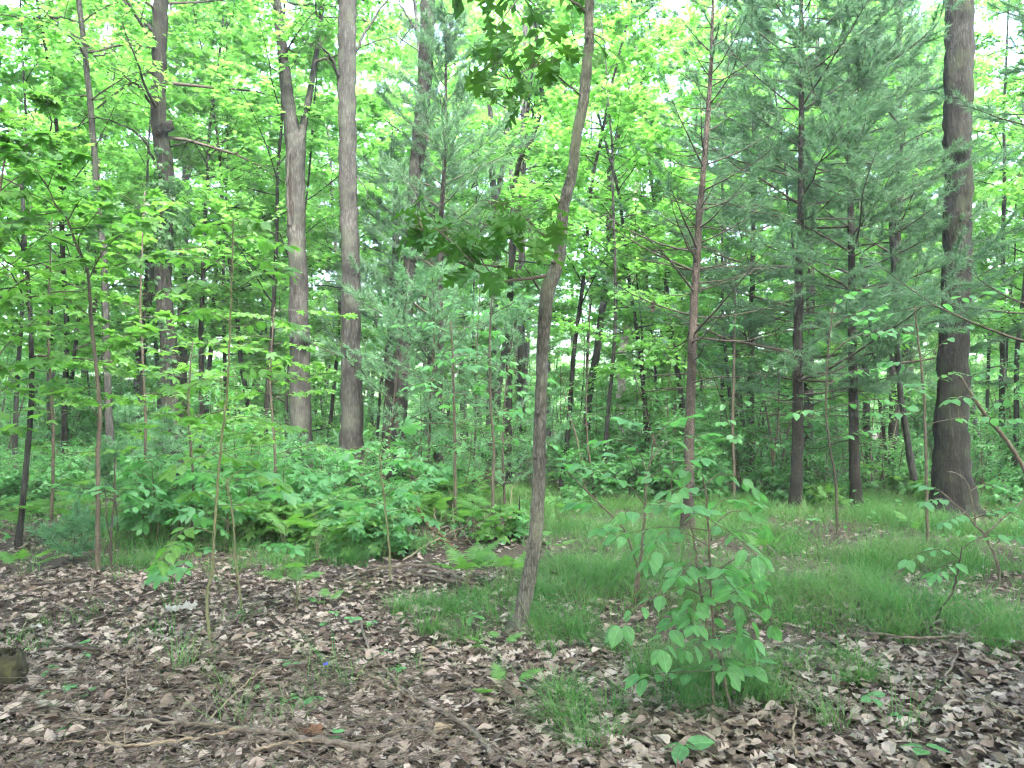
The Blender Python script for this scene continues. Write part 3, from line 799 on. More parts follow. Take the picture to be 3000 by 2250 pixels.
broad_tree('maple_tree', 'forked pale maple far behind the young oak', [(1452, 560, 26), (1450, 700, 26), (1446, 900, 28), (1440, 1150, 30), (1438, 1390, 38)], 21, 7.9, 'bark', None, 19, sides=10,
    limbs=[dict(p=[(1448, 570), (1440, 480), (1436, 330), (1424, 180), (1430, 60), (1425, -80)], w=(20, 8)), dict(p=[(1455, 570), (1472, 500), (1482, 380), (1505, 280), (1540, 180), (1560, 60)], w=(18, 6))])
broad_tree('cherry_tree', 'thin dark crooked trunk among leaves above the young oak branch', [(1570, 60, 12), (1574, 140, 13), (1588, 294, 14), (1568, 380, 14), (1548, 430, 15), (1520, 478, 15), (1507, 565, 16), (1500, 700, 17), (1494, 900, 19), (1490, 1200, 22), (1488, 1400, 28)], 17.2, 13, 'bark_dark', (5.6, 14, 2.4, 7, 13), 20, sides=9,
    limbs=[dict(p=[(1578, 370), (1562, 330), (1552, 290)], w=(8, 3))])
broad_tree('maple_tree', 'straight pale grey trunk behind the hanging oak leaves', [(1540, 0, 17), (1538, 200, 18), (1533, 400, 19), (1530, 600, 20), (1528, 1000, 22), (1526, 1370, 30)], 23, 15, 'bark', (6.5, 14, 2.8, 7, 13), 21, sides=9)
broad_tree('maple_tree', 'slanting slim grey trunk in the gap beside the young oak', [(1812, 390, 15), (1800, 440, 16), (1787, 490, 17), (1785, 620, 18), (1784, 750, 19), (1766, 900, 21), (1746, 1044, 22), (1724, 1170, 23), (1712, 1380, 27)], 20, 12, 'bark', (6.5, 12, 2.4, 7, 13), 22, sides=9)
broad_tree('birch_tree', 'whitish pale trunk deep in the woods', [(1868, 500, 16), (1859, 610, 18), (1854, 840, 22), (1836, 953, 24), (1822, 1089, 26), (1815, 1350, 30)], 26, 13, 'bark_pale', (7.5, 12, 2.4, 7, 13), 23, sides=9)
broad_tree('maple_tree', 'pale leaning trunk just beside the burl maple', [(455, 650, 24), (445, 750, 26), (420, 976, 28), (407, 1112, 29), (402, 1250, 31), (398, 1385, 38)], 21, 14, 'bark', (5.8, 14, 2.6, 7, 14), 24, sides=10)
broad_tree('maple_tree', 'grey trunk seen close behind the burl maple', [(545, 500, 22), (538, 750, 24), (535, 840, 25), (534, 1050, 26), (535, 1200, 28), (535, 1370, 34)], 24, 15, 'bark', (6.0, 14, 2.7, 7, 14), 25, sides=10)
broad_tree('maple_tree', 'thin slanting trunk between the burl maple and the hollow tree', [(660, 450, 10), (640, 700, 12), (633, 777, 12), (620, 1000, 13), (606, 1157, 14), (600, 1390, 18)], 20.5, 11, 'bark_dark', (5.0, 12, 2.2, 7, 13), 26, sides=8)
broad_tree('maple_tree', 'slim straight trunk behind the crooked maple poles', [(140, 650, 14), (145, 910, 17), (146, 1100, 18), (150, 1340, 21), (151, 1400, 26)], 19.5, 13, 'bark_dark', (4.6, 14, 2.5, 7, 14), 27, sides=9)
broad_tree('maple_sapling', 'bent young maple pole at the edge of the leafy bank', [(60, 480, 9), (70, 640, 11), (75, 750, 12), (88, 900, 13), (93, 1080, 14), (90, 1200, 15), (77, 1360, 16), (64, 1500, 17), (52, 1600, 22)], 9.0, 5.6, 'bark', (2.0, 11, 1.5, 6, 11), 28, sides=9, tpls=T_MP, leaf=.12, mat='maple')

# ------------------------------------------------------------------ pines
def pine_tree(name, label, pts, depth, top, bark, seed, kw, sides=12, needle='needle'):
    c = trunk_line(pts, depth, top); base = c[0, :3].copy(); base[2] += .06
    t = thing(name, label, 'tree', base)
    mb = MB(); q = trunk_mesh(mb, c, sides, .14, .045, seed); mb.build('trunk', M[bark], t)
    rng = np.random.default_rng(seed); wood = MB(); nd = MB()
    for k in kw:
        pine_limbs(rng, wood, nd, q, **dict(dict(width=2.1), **k))
    wood.build('limbs', M['twig_dark'], t, kind='stuff')
    if nd.n: nd.build('needle_foliage', M[needle], t, smooth=False, kind='stuff')
    HERO.append((base[0], base[1], .6))
    return t, q

pine_tree('white_pine', 'straight pine with whorls of level branches and soft blue-green needles', [(2347, 0, 12), (2347, 200, 15), (2348, 400, 17), (2346, 600, 20), (2343, 750, 23), (2339, 900, 26), (2337, 1050, 29), (2337, 1250, 31), (2333, 1400, 34), (2330, 1478, 42)],
    12.8, 12.0, 'bark_pine', 31, [dict(z0=1.5, z1=4.4, gap=.42, length=1.9, dead_below=9, elev=(-.1, .2)), dict(z0=1.9, z1=11.9, gap=.40, length=3.4, elev=(-.12, .28), per=20, ntw=14, nlen=.12, live=.15)])
pine_tree('white_pine', 'dark pine trunk next to the whorled pine, boughs merging with it', [(2488, 400, 14), (2492, 600, 17), (2497, 870, 22), (2498, 1000, 23), (2500, 1200, 26), (2503, 1350, 29), (2508, 1450, 34), (2511, 1482, 44)],
    13.2, 10.5, 'bark_pine', 32, [dict(z0=1.2, z1=3.6, gap=.4, length=1.6, dead_below=9, elev=(-.1, .2)), dict(z0=2.2, z1=10.4, gap=.42, length=3.2, elev=(-.12, .28), per=20, ntw=14, nlen=.12, live=.15)])
pine_tree('red_pine', 'thin reddish-barked pine with bare curling branches tipped by needle tufts', [(2091, -60, 7), (2089, 0, 8), (2086, 100, 10), (2083, 200, 12), (2073, 350, 16), (2061, 500, 17), (2051, 600, 19), (2042, 750, 22), (2033, 900, 24), (2027, 1050, 26), (2021, 1250, 29), (2017, 1420, 32), (2014, 1560, 42)],
    10.0, 11.0, 'bark_red', 33, [dict(z0=7.4, z1=10.8, gap=.35, length=2.6, per=14, ntw=8, nlen=.12), dict(z0=2.6, z1=7.2, gap=.26, length=1.75, whorl=4, live=.93, elev=(-.15, .25), per=26, nlen=.10, ntw=6, curl=.5), dict(z0=1.9, z1=5.6, gap=.3, length=2.0, whorl=3, dead_below=99, elev=(-.2, .2))])  # topmost boughs, above the frame, added as overhead shade
pine_tree('white_pine', 'thin-topped pine behind the leaning maple, feathery boughs', [(1308, 60, 5), (1307, 135, 7), (1304, 400, 11), (1298, 560, 14), (1293, 630, 15), (1289, 900, 18), (1286, 1150, 22), (1284, 1300, 26), (1281, 1430, 34)],
    14.6, 9.7, 'bark_pine', 34, [dict(z0=1.2, z1=3.2, gap=.4, length=1.5, dead_below=9), dict(z0=2.2, z1=9.6, gap=.42, length=2.6, per=18, ntw=12, nlen=.125, live=.15, elev=(.1, .5))], needle='needle')
pine_tree('white_pine', 'dark pine trunk half hidden behind the leaning maple base', [(1160, 560, 14), (1158, 750, 20), (1150, 900, 24), (1142, 1100, 27), (1133, 1300, 31), (1128, 1420, 40)],
    16.0, 7.8, 'bark_pine', 35, [dict(z0=2.0, z1=7.7, gap=.42, length=2.3, per=18, ntw=11, nlen=.125, live=.15)])
pine_tree('white_pine', 'dense pine screening the gap between the whorled pine and the oak', [(2640, 0, 12), (2630, 600, 20), (2622, 900, 24), (2618, 1300, 28), (2616, 1425, 34)],
    17.0, 12, 'bark_pine', 36, [dict(z0=2.2, z1=11.8, gap=.5, length=3.2, per=14, ntw=12, nlen=.14, live=.12)])
pine_tree('white_pine', 'pine at the picture edge sending dark arching boughs past the oak', [(3190, 0, 30), (3185, 500, 34), (3180, 1000, 40), (3178, 1590, 60)],
    9.0, 9.5, 'bark_pine', 37, [dict(z0=2.2, z1=9.2, gap=.42, length=2.4, per=18, ntw=9, nlen=.11, live=.45, elev=(-.15, .3), curl=.4)])
pine_tree('white_pine', 'pine deep in shade behind the reddish pine', [(2210, 200, 8), (2206, 700, 14), (2200, 1100, 19), (2198, 1420, 26)],
    17.5, 11.5, 'bark_pine', 38, [dict(z0=3.0, z1=11.3, gap=.5, length=2.6, per=15, ntw=10, nlen=.14, live=.15)])

# ------------------------------------------------------------------ the young oak in front
def px_line(pts, depth, dy=0.0):
    n = len(pts)
    return np.array([P(a, b, depth + dy * k / max(n - 1, 1)) for k, (a, b) in enumerate(pts)])

LEAFM = {}
def leaf_meshes(name, tpls, mat):
    if (name, mat, id(tpls)) not in LEAFM:
        out = []
        for t in tpls:
            q = MB(); q.scatter(t, np.zeros((1, 3)), np.eye(3)[None], 1.0); out.append(q.mesh(name, M[mat], False))
        LEAFM[(name, mat, id(tpls))] = out
    return LEAFM[(name, mat, id(tpls))]

def young_oak():
    pts = [(1727, 0, 28), (1727, 110, 29), (1720, 185, 32), (1709, 300, 32), (1689, 400, 31), (1678, 500, 31), (1653, 600, 35), (1644, 700, 34), (1640, 755, 35), (1625, 800, 40), (1606, 855, 42), (1594, 950, 37), (1587, 1100, 34), (1582, 1250, 37), (1579, 1400, 38), (1575, 1500, 39), (1565, 1600, 40), (1548, 1700, 43), (1528, 1800, 46), (1521, 1825, 52), (1519, 1840, 72)]
    D = 5.56
    c = trunk_line(pts, D, 11.0); base = c[0, :3].copy(); base[2] += .06
    t = thing('oak_tree', 'slim crooked young oak rising from a grass clump with lobed leaves', 'tree', base)
    mb = MB(); q = trunk_mesh(mb, c, 18, .05, .045, 41); mb.build('trunk', M['bark_oak'], t)
    rng = np.random.default_rng(41)
    kn = MB()
    for a, b in ((1628, 768), (1600, 868), (1672, 520), (1717, 110), (1580, 1210), (1570, 1340), (1640, 690)):
        lump(kn, rng, P(a + rng.normal() * 6, b, D - .04), .018, n=6, m=8)
    kn.build('knot', M['bark_oak'], t, kind='stuff')
    B = [([(1602, 808), (1560, 815), (1520, 819), (1466, 823), (1420, 806), (1384, 786), (1340, 765), (1294, 735), (1250, 690), (1225, 655)], 11, -.9),
         ([(1529, 818), (1500, 798), (1475, 784), (1407, 773), (1362, 748), (1310, 700), (1270, 665)], 7, -1.0),
         ([(1470, 822), (1430, 790), (1400, 740), (1395, 700), (1420, 660)], 5, -.4),
         ([(1580, 850), (1550, 800), (1535, 780)], 7, -.1),
         ([(1640, 600), (1632, 585), (1622, 570)], 8, -.1),
         ([(1708, 285), (1660, 245), (1610, 205), (1570, 195), (1545, 205)], 6, -.8),
         ([(1714, 35), (1695, 15), (1670, 0), (1640, -30), (1560, -40), (1500, 20), (1460, 70)], 9, -1.0),
         ([(1620, 695), (1580, 680), (1540, 640), (1480, 600), (1430, 590)], 6, -.9),
         ([(1730, 95), (1760, 110), (1775, 125)], 5, -.3),
         ([(1570, 195), (1520, 215), (1490, 230), (1440, 210)], 4, -.9)]
    ends = []
    for p, w, dy in B:
        ln = catmull(px_line(p, D, dy), 5 * len(p)); r = np.linspace(w * .5, 1.2, len(ln)) * D / F
        b2 = MB(); b2.tube(ln, r, 6, .08, rng); b2.build('branch', M['twig'], t)
        ends.append(ln)
    ms = leaf_meshes('leaf', T_OAK, 'oak'); allb = np.concatenate(ends); pet = MB()
    def cluster(ctr, n, spread, origin_dir, size=(.16, .23)):
        for i in range(n):
            p = P(ctr[0] + rng.normal() * spread[0], ctr[1] + rng.normal() * spread[1], D - .6 + rng.normal() * .25)
            a = rng.uniform(0, 6.28)
            fw = np.array([math.cos(a), math.sin(a) * .8, rng.uniform(-.75, .1)]) + np.asarray(origin_dir) * .6
            up = np.array([0, -.12, 1]) + rng.normal(size=3) * .38
            put('leaf', ms[rng.integers(0, 4)], t, p, frames(fw, up), rng.uniform(*size))
            dd = np.linalg.norm(allb - p, axis=1); b0 = allb[int(np.argmin(dd))]
            if dd.min() < .9: pet.tube(np.array([b0, (b0 + p) / 2 + [0, 0, .03], p]), (.0026, .002, .0012), 4, cap=False)
    for ctr, n, spd, od in (((1440, 110), 11, (40, 38), (-.5, 0, -.3)), ((1480, 190), 12, (45, 35), (-.2, 0, -.6)), ((1540, 250), 9, (38, 25), (.1, 0, -.9)), ((1590, 120), 7, (35, 38), (.2, 0, -.2)), ((1640, 170), 6, (30, 25), (.3, 0, -.3)), ((1770, 140), 3, (14, 18), (.2, 0, -1)),
                            ((1222, 640), 8, (20, 34), (-.5, 0, -.2)), ((1290, 670), 9, (35, 26), (-.4, 0, -.1)), ((1370, 690), 12, (45, 30), (0, 0, -.2)), ((1440, 640), 12, (45, 32), (0, 0, -.1)), ((1500, 690), 10, (45, 35), (.1, 0, -.3)), ((1580, 620), 9, (35, 28), (.2, 0, -.4)), ((1600, 710), 6, (28, 20), (.2, 0, -.7)), ((1470, 770), 7, (60, 22), (0, 0, -.3))):
        cluster(ctr, n, spd, od)
    pet.build('leaf_stalk', M['twig'], t, kind='stuff')
    wood = MB(); lv = MB(); PL, DL, UL = [], [], []
    leafy_limbs(rng, wood, PL, DL, UL, q, 5.3, 10.8, 30, 3.6, (.15, .7), 9, 16)  # crown above the frame, added to shade the ground in front
    leaf_cloud(lv, rng, T_R2, PL, DL, UL, .17)
    wood.build('limbs', M['twig_dark'], t, kind='stuff'); lv.build('crown', M['oak'], t, smooth=False, kind='stuff')
    HERO.append((base[0], base[1], .4))
young_oak()

# ------------------------------------------------------------------ saplings and shrubs with leaves one can pick apart
def sapling(name, label, stems, depth, tpls, mat, size, seed, branches=(), auto=None, per=7, stem_mat='twig', cat='sapling', flat=.28, sag=.25, leafname='leaf', tipleaves=3, joined=False, dy=0.0, elev=(.0, .45)):
    rng = np.random.default_rng(seed)
    lines = []
    for st in stems:
        c = np.array([np.append(P(a, b, depth + dy * k / max(len(st) - 1, 1)), w * .5 * depth / F) for k, (a, b, w) in enumerate(st)])
        lines.append(catmull(c, 6 * len(st)))
    base = lines[0][0, :3].copy(); base[2] = min(base[2], float(ground_h(base[0], base[1])) + .02)
    t = thing(name, label, cat, base)
    for ln in lines:
        ln = ln.copy()
        if ln is not None and ln[0, 2] < .35: ln = np.vstack([[ln[0, 0], ln[0, 1], float(ground_h(ln[0, 0], ln[0, 1])) - .05, ln[0, 3] * 1.2], ln])
        p3 = ln[:, :3].copy(); p3[1:-1] += rng.normal(size=p3[1:-1].shape) * .0022
        b = MB(); b.tube(p3, np.maximum(ln[:, 3], .0022), 7, .05, rng); b.build('stem', M[stem_mat], t)
    ms = None if joined else leaf_meshes(leafname, tpls, mat)
    lv = MB(); cnt = 0
    def leaf(p, fw, up, s):
        nonlocal cnt
        R = frames(fw, up); k = rng.integers(0, len(tpls)); cnt += 1
        if joined or cnt > 300: lv.scatter(tpls[k], p[None], R[None], s)
        else: put(leafname, ms[k], t, p, R, s)
    bl = []
    for br in branches:
        p3 = np.array([P(a, b, depth + br[2] * k / max(len(br[0]) - 1, 1)) for k, (a, b) in enumerate(br[0])])
        bl.append((catmull(p3, max(6, 4 * len(p3))), br[1] * .5 * depth / F))
    for (n, z0, z1, L0, L1) in auto or []:
        for i in range(n):
            z = z0 + (z1 - z0) * (i + rng.random() * .8) / n
            ln = lines[int(rng.integers(0, len(lines)))]; s = at_z(ln, z)
            az = i * 2.4 + rng.normal() * .5; el = rng.uniform(*elev); L = rng.uniform(L0, L1)
            d = np.array([math.cos(az) * math.cos(el), math.sin(az) * math.cos(el), math.sin(el)])
            bl.append((wander(rng, s[:3], d, L, 7, .09, -.3), max(.0022, min(s[3] * .6, .0022 + .004 * L))))
    wood = MB(); pet = MB()
    for ln, r in bl:
        n = len(ln)
        b = MB(); b.tube(ln, np.linspace(r, max(.0011, r * .3), n), 5); b.build('branch', M[stem_mat], t)
        for i in range(per):
            u = .30 + .70 * (i + rng.random() * .5) / per
            k = min(int(u * (n - 1)), n - 2); p = ln[k] + (ln[k + 1] - ln[k]) * (u * (n - 1) - k)
            d = norm(ln[k + 1] - ln[k]); sd = norm(np.cross(d, (0, 0, 1))) * (1 if i % 2 else -1)
            s = rng.uniform(size[0], size[1])
            fw = norm(d * rng.uniform(.2, .9) + sd * rng.uniform(.5, 1.0) + np.array([0, 0, rng.normal() * .15 - sag]))
            q = p + fw * s * .28
            pet.tube(np.array([p, q]), .0011, 3, cap=False)
            leaf(q, fw, np.array([0, 0, 1.0]) + rng.normal(size=3) * flat, s)
        for i in range(tipleaves):
            d = norm(ln[-1] - ln[-2]); s = rng.uniform(size[0], size[1]) * 1.05
            a = (i - (tipleaves - 1) / 2) * .9
            sd = norm(np.cross(d, (0, 0, 1)))
            fw = norm(d * math.cos(a) + sd * math.sin(a) + np.array([0, 0, -sag * .8]))
            leaf(ln[-1] + fw * s * .1, fw, np.array([0, 0, 1.0]) + rng.normal(size=3) * flat, s)
    if pet.n: pet.build('leaf_stalk', M[stem_mat], t, kind='stuff')
    if lv.n: lv.build('foliage', M[mat], t, smooth=False, kind='stuff')
    HERO.append((base[0], base[1], .25))
    return t

# the maple sapling with the big pale leaves
sapling('maple_sapling', 'leaning maple sapling with broad translucent leaves in tiers at eye height',
    [[(286, 1685, 15), (287, 1500, 13), (288, 1300, 13), (294, 1225, 12), (281, 1066, 11), (267, 930, 10), (260, 818, 9), (244, 760, 8), (226, 723, 7), (199, 646, 6), (167, 606, 5), (140, 550, 4), (100, 480, 3)]],
    7.3, T_MP, 'maple', (.12, .20), 51,
    branches=[([(260, 818), (300, 740), (350, 690), (420, 650)], 5, -.6), ([(244, 760), (230, 700), (270, 640), (310, 600)], 4, -.5), ([(226, 723), (150, 690), (60, 660), (-20, 650)], 4, -.8), ([(199, 646), (240, 580), (300, 545)], 4, -.4),
              ([(167, 606), (110, 575), (40, 560), (-40, 570)], 4, -.6), ([(140, 550), (170, 480), (220, 450)], 3, -.4), ([(140, 550), (90, 480), (30, 430)], 3, -.5), ([(267, 930), (200, 880), (120, 860), (40, 870)], 4, -.7),
              ([(281, 1066), (340, 1000), (420, 960)], 4, .5), ([(275, 1000), (180, 1040), (90, 1060), (0, 1070)], 4, -.4), ([(294, 1225), (240, 1170), (180, 1150)], 3, -.4), ([(250, 790), (330, 780), (400, 760), (470, 740)], 4, -.8), ([(100, 480), (60, 430), (20, 400)], 3, -.2),
              ([(210, 670), (300, 660), (380, 620), (450, 570)], 4, -.5), ([(180, 620), (80, 640), (0, 700)], 3, -.3)],
    per=12, stem_mat='twig', flat=.36, sag=.3)
sapling('maple_sapling', 'maple sapling at the picture edge with broad leaves hanging over the bank',
    [[(-60, 1700, 16), (-55, 1400, 14), (-40, 1100, 12), (-20, 800, 10), (0, 560, 7), (30, 380, 4)]], 7.1, T_MP, 'maple', (.11, .18), 52,
    branches=[([(-40, 1100), (20, 1010), (90, 950), (160, 880)], 5, .4), ([(-30, 900), (40, 840), (130, 790), (230, 760)], 5, -.2), ([(-10, 700), (60, 640), (140, 620), (230, 620)], 4, .3), ([(0, 560), (50, 520), (110, 500), (180, 520)], 4, .1), ([(20, 450), (70, 400), (120, 390)], 3, .1),
              ([(-45, 1200), (10, 1140), (80, 1110), (150, 1120)], 4, .2), ([(-50, 1300), (0, 1260), (60, 1250)], 4, -.4), ([(-20, 800), (40, 770), (100, 720), (170, 700)], 4, .5)], per=9)
for k, (lab, px, py, dep, topy, sz, sd) in enumerate((('thin maple sapling behind the bent young pole, leaves in loose tiers', 150, 1600, 9.0, 620, (.11, .17), 151), ('thin maple sapling between the leaning sapling and the burl maple', 420, 1560, 10.1, 560, (.11, .17), 152), ('low maple sapling behind the tall green-stemmed sapling', 560, 1600, 9.0, 1000, (.10, .15), 153), ('maple sapling spreading leaves before the hollow tree', 800, 1560, 10.1, 900, (.10, .15), 154))):
    sapling('maple_sapling', lab, [[(px, py, 9), (px + 6, (py * 2 + topy) / 3, 8), (px - 8, (py + topy * 2) / 3, 6), (px + 4, topy, 3)]], dep, T_MP, 'maple', sz, sd, auto=[(22, 1.0, P(px, topy, dep)[2], .5, 1.1)], per=7)
sapling('dogwood_sapling', 'tall straight green-stemmed sapling with oval leaves in level tiers',
    [[(617, 1907, 11), (606, 1753, 9), (622, 1681, 9), (626, 1590, 8), (634, 1470, 8), (646, 1315, 7.5), (660, 1202, 7), (669, 1089, 6.5), (676, 931, 6), (679, 820, 5.5), (682, 700, 4.5), (684, 640, 3.5)]],
    4.93, T_OVW, 'maple', (.06, .105), 53,
    branches=[([(678, 860), (720, 830), (770, 800), (830, 785)], 3.5, -.3), ([(677, 850), (620, 820), (560, 830), (490, 845)], 3.5, -.4), ([(679, 800), (640, 770), (590, 755), (540, 760)], 3, .4), ([(680, 790), (730, 760), (780, 770), (840, 800)], 3, .4), ([(672, 940), (620, 915), (590, 900), (545, 920)], 3.5, .2), ([(674, 960), (730, 950), (790, 930), (850, 945)], 3, .2),
              ([(665, 1105), (720, 1098), (780, 1085), (830, 1095)], 3, -.3), ([(666, 1120), (600, 1110), (560, 1120), (500, 1130)], 3, -.4), ([(660, 1200), (610, 1215), (560, 1230)], 3, .3), ([(655, 1230), (720, 1220), (790, 1235), (850, 1250)], 3, .3), ([(650, 1290), (600, 1330), (550, 1350), (500, 1378)], 3, -.3), ([(645, 1320), (690, 1345), (730, 1350)], 3, .2),
              ([(684, 650), (720, 640), (760, 650)], 2.5, -.2), ([(684, 660), (640, 650), (600, 670)], 2.5, .2), ([(682, 700), (740, 690), (800, 710), (850, 720)], 2.5, .4), ([(628, 1560), (560, 1545), (520, 1570), (470, 1640)], 4, -.4), ([(622, 1680), (590, 1660), (560, 1615), (520, 1590)], 3, .2), ([(635, 1470), (600, 1440), (560, 1445)], 3, .1),
              ([(638, 1430), (700, 1405), (760, 1400), (820, 1420)], 3, .5), ([(634, 1480), (700, 1480), (760, 1470)], 3, .3)],
    per=10, stem_mat='stem_green', flat=.3, sag=.18)
sapling('hazel_shrub', 'bright broad-leaved shrub with drooping oval leaves at the grass edge',
    [[(2140, 2074, 9), (2117, 1965, 8), (2090, 1839, 8), (2081, 1700, 7), (2076, 1560, 6), (2070, 1450, 5), (2060, 1400, 4)], [(2090, 1980, 8), (2072, 1839, 8), (2050, 1720, 7), (2035, 1600, 5), (2020, 1500, 4)]],
    3.98, T_OVW, 'hazel', (.062, .105), 54,
    branches=[([(2085, 1760), (2000, 1720), (1930, 1740), (1860, 1790), (1815, 1830)], 5, -.2), ([(2075, 1800), (2000, 1790), (1960, 1830), (1940, 1900)], 4, -.3), ([(2080, 1700), (2150, 1640), (2210, 1660), (2250, 1760), (2260, 1830)], 5, -.1), ([(2085, 1780), (2150, 1760), (2190, 1800), (2200, 1880)], 4, -.3),
              ([(2076, 1600), (2000, 1560), (1940, 1570), (1880, 1600)], 4, .2), ([(2075, 1560), (2140, 1500), (2200, 1510), (2250, 1560)], 4, .2), ([(2070, 1480), (2010, 1430), (1960, 1440)], 3, -.2), ([(2065, 1420), (2110, 1390), (2170, 1400), (2220, 1440)], 3, .1), ([(2060, 1400), (2040, 1370), (2000, 1375)], 3, 0),
              ([(2080, 1650), (2130, 1700), (2160, 1740)], 4, -.4), ([(2078, 1640), (2020, 1650), (1980, 1690)], 4, -.4), ([(2076, 1520), (2110, 1470), (2160, 1460), (2220, 1480)], 3, .4), ([(2080, 1720), (2040, 1760), (2030, 1830)], 4, -.4), ([(2076, 1540), (2060, 1500), (2010, 1480)], 3, -.4)],
    auto=[(8, .5, 1.25, .3, .55), (9, .14, .6, .2, .4)], tipleaves=2, per=7, stem_mat='twig', cat='shrub', flat=.4, sag=.26)
sapling('hazel_shrub', 'forked dark-stemmed shrub in the grass behind the drooping shrub',
    [[(1858, 1755, 11), (1866, 1700, 10), (1877, 1640, 9), (1884, 1560, 8), (1890, 1480, 7), (1893, 1400, 6), (1905, 1350, 4), (1915, 1290, 3)], [(1872, 1665, 7), (1858, 1630, 6), (1835, 1565, 6), (1810, 1530, 5), (1770, 1490, 5), (1720, 1440, 4), (1660, 1380, 3)]],
    6.35, T_OVW, 'under', (.085, .14), 55,
    branches=[([(1893, 1410), (1940, 1370), (2000, 1350), (2060, 1345)], 4, -.3), ([(1890, 1480), (1840, 1420), (1780, 1390), (1710, 1370)], 4, -.3), ([(1895, 1390), (1870, 1320), (1820, 1290), (1750, 1290)], 4, .2), ([(1905, 1350), (1950, 1300), (2000, 1280), (2080, 1270)], 4, .3), ([(1835, 1565), (1800, 1545), (1760, 1550)], 4, -.2), ([(1884, 1560), (1920, 1580), (1900, 1640)], 3, -.2),
              ([(1890, 1500), (1940, 1470), (1990, 1480)], 4, -.3), ([(1915, 1290), (1880, 1250), (1830, 1230)], 3, -.1), ([(1915, 1290), (1960, 1240), (2020, 1220)], 3, .2), ([(1770, 1490), (1730, 1470), (1690, 1475)], 3, .2), ([(1720, 1440), (1700, 1390), (1650, 1350)], 3, .1), ([(1893, 1420), (1860, 1380), (1840, 1340), (1800, 1330)], 3, -.4)],
    per=7, stem_mat='twig', cat='shrub', flat=.22, sag=.15)
sapling('beech_sapling', 'thin-stemmed sapling with rounded pale leaves in front of the hidden pine',
    [[(1443, 1510, 9), (1443, 1420, 9), (1447, 1315, 8), (1438, 1202, 8), (1434, 1066, 7), (1438, 908, 5), (1445, 850, 3)]], 10.0, T_OVW, 'under', (.085, .135), 56,
    auto=[(16, 1.2, 3.2, .5, 1.1)], per=7)
sapling('beech_sapling', 'upright dark-stemmed sapling with a spreading tier of small leaves at waist height',
    [[(1334, 1505, 10), (1333, 1400, 10), (1332, 1300, 9), (1330, 1180, 8), (1326, 1040, 6), (1320, 940, 4)]], 10.4, T_OV, 'under', (.08, .13), 57,
    auto=[(18, 1.0, 2.9, .5, 1.2)], per=8)
sapling('hickory_sapling', 'low sapling with leaflets in fans beside the curved fallen branch',
    [[(1144, 1690, 7), (1140, 1600, 6), (1130, 1500, 6), (1118, 1400, 5), (1112, 1330, 4)]], 7.2, T_CMP, 'under', (.17, .26), 58,
    branches=[([(1125, 1450), (1180, 1420), (1240, 1400)], 3, -.2), ([(1120, 1420), (1060, 1390), (1000, 1390)], 3, -.3), ([(1115, 1350), (1170, 1340), (1230, 1350)], 3, .2), ([(1113, 1340), (1060, 1310), (1010, 1320)], 3, .1), ([(1112, 1335), (1120, 1290), (1150, 1260)], 3, -.1), ([(1130, 1500), (1180, 1490), (1230, 1500)], 3, .1), ([(1128, 1480), (1080, 1460), (1020, 1465)], 3, .2)],
    per=4, stem_mat='stem_green', tipleaves=3)
sapling('hickory_sapling', 'hickory sapling with pale leaflet fans next to the tall green-stemmed sapling',
    [[(708, 1800, 7), (700, 1720, 7), (690, 1640, 6), (684, 1540, 6), (672, 1440, 5), (662, 1400, 4)]], 5.9, T_CMP, 'under', (.15, .24), 59,
    branches=[([(690, 1640), (740, 1600), (800, 1590)], 3, .2), ([(684, 1540), (620, 1500), (560, 1500)], 3, .2), ([(680, 1500), (740, 1450), (800, 1440)], 3, .3), ([(672, 1440), (640, 1390), (580, 1380)], 3, .4), ([(665, 1410), (700, 1380), (760, 1380)], 3, .1), ([(690, 1620), (640, 1600), (580, 1600), (500, 1640)], 3, -.3)],
    per=4, stem_mat='stem_green', tipleaves=3)
sapling('dogwood_sapling', 'forked dark-stemmed seedling beside the leaning maple sapling base',
    [[(325, 1690, 8), (324, 1600, 7), (328, 1530, 6), (336, 1450, 5), (337, 1340, 4)], [(325, 1580, 5), (312, 1520, 4), (308, 1440, 3)]], 7.25, T_OV, 'under', (.08, .12), 60, auto=[(8, .55, 1.3, .25, .5)], per=5, stem_mat='twig_dark')
sapling('arching_shrub', 'half-dead arching shrub with pale twigs in front of the massive oak',
    [[(2927, 1690, 8), (2922, 1650, 8), (2904, 1604, 8), (2880, 1560, 7), (2859, 1541, 6), (2830, 1505, 5), (2790, 1470, 4), (2760, 1440, 3)], [(2885, 1565, 5), (2915, 1540, 5), (2960, 1500, 4), (3000, 1462, 4)], [(2860, 1540, 5), (2850, 1480, 4), (2835, 1420, 4), (2810, 1390, 3), (2775, 1380, 2)]],
    7.3, T_OVW, 'under', (.07, .115), 61, branches=[([(2790, 1470), (2750, 1460), (2710, 1470)], 3, -.2), ([(2850, 1520), (2900, 1500), (2950, 1490)], 3, -.2), ([(2830, 1500), (2800, 1510), (2760, 1530)], 3, -.4), ([(2840, 1440), (2880, 1420), (2930, 1430)], 3, .1), ([(2960, 1500), (2990, 1520), (3040, 1530)], 3, -.2), ([(2780, 1460), (2740, 1430), (2700, 1420)], 3, .2), ([(2904, 1604), (2950, 1570), (3000, 1575)], 3, -.2)], per=7, stem_mat='dead', cat='shrub')
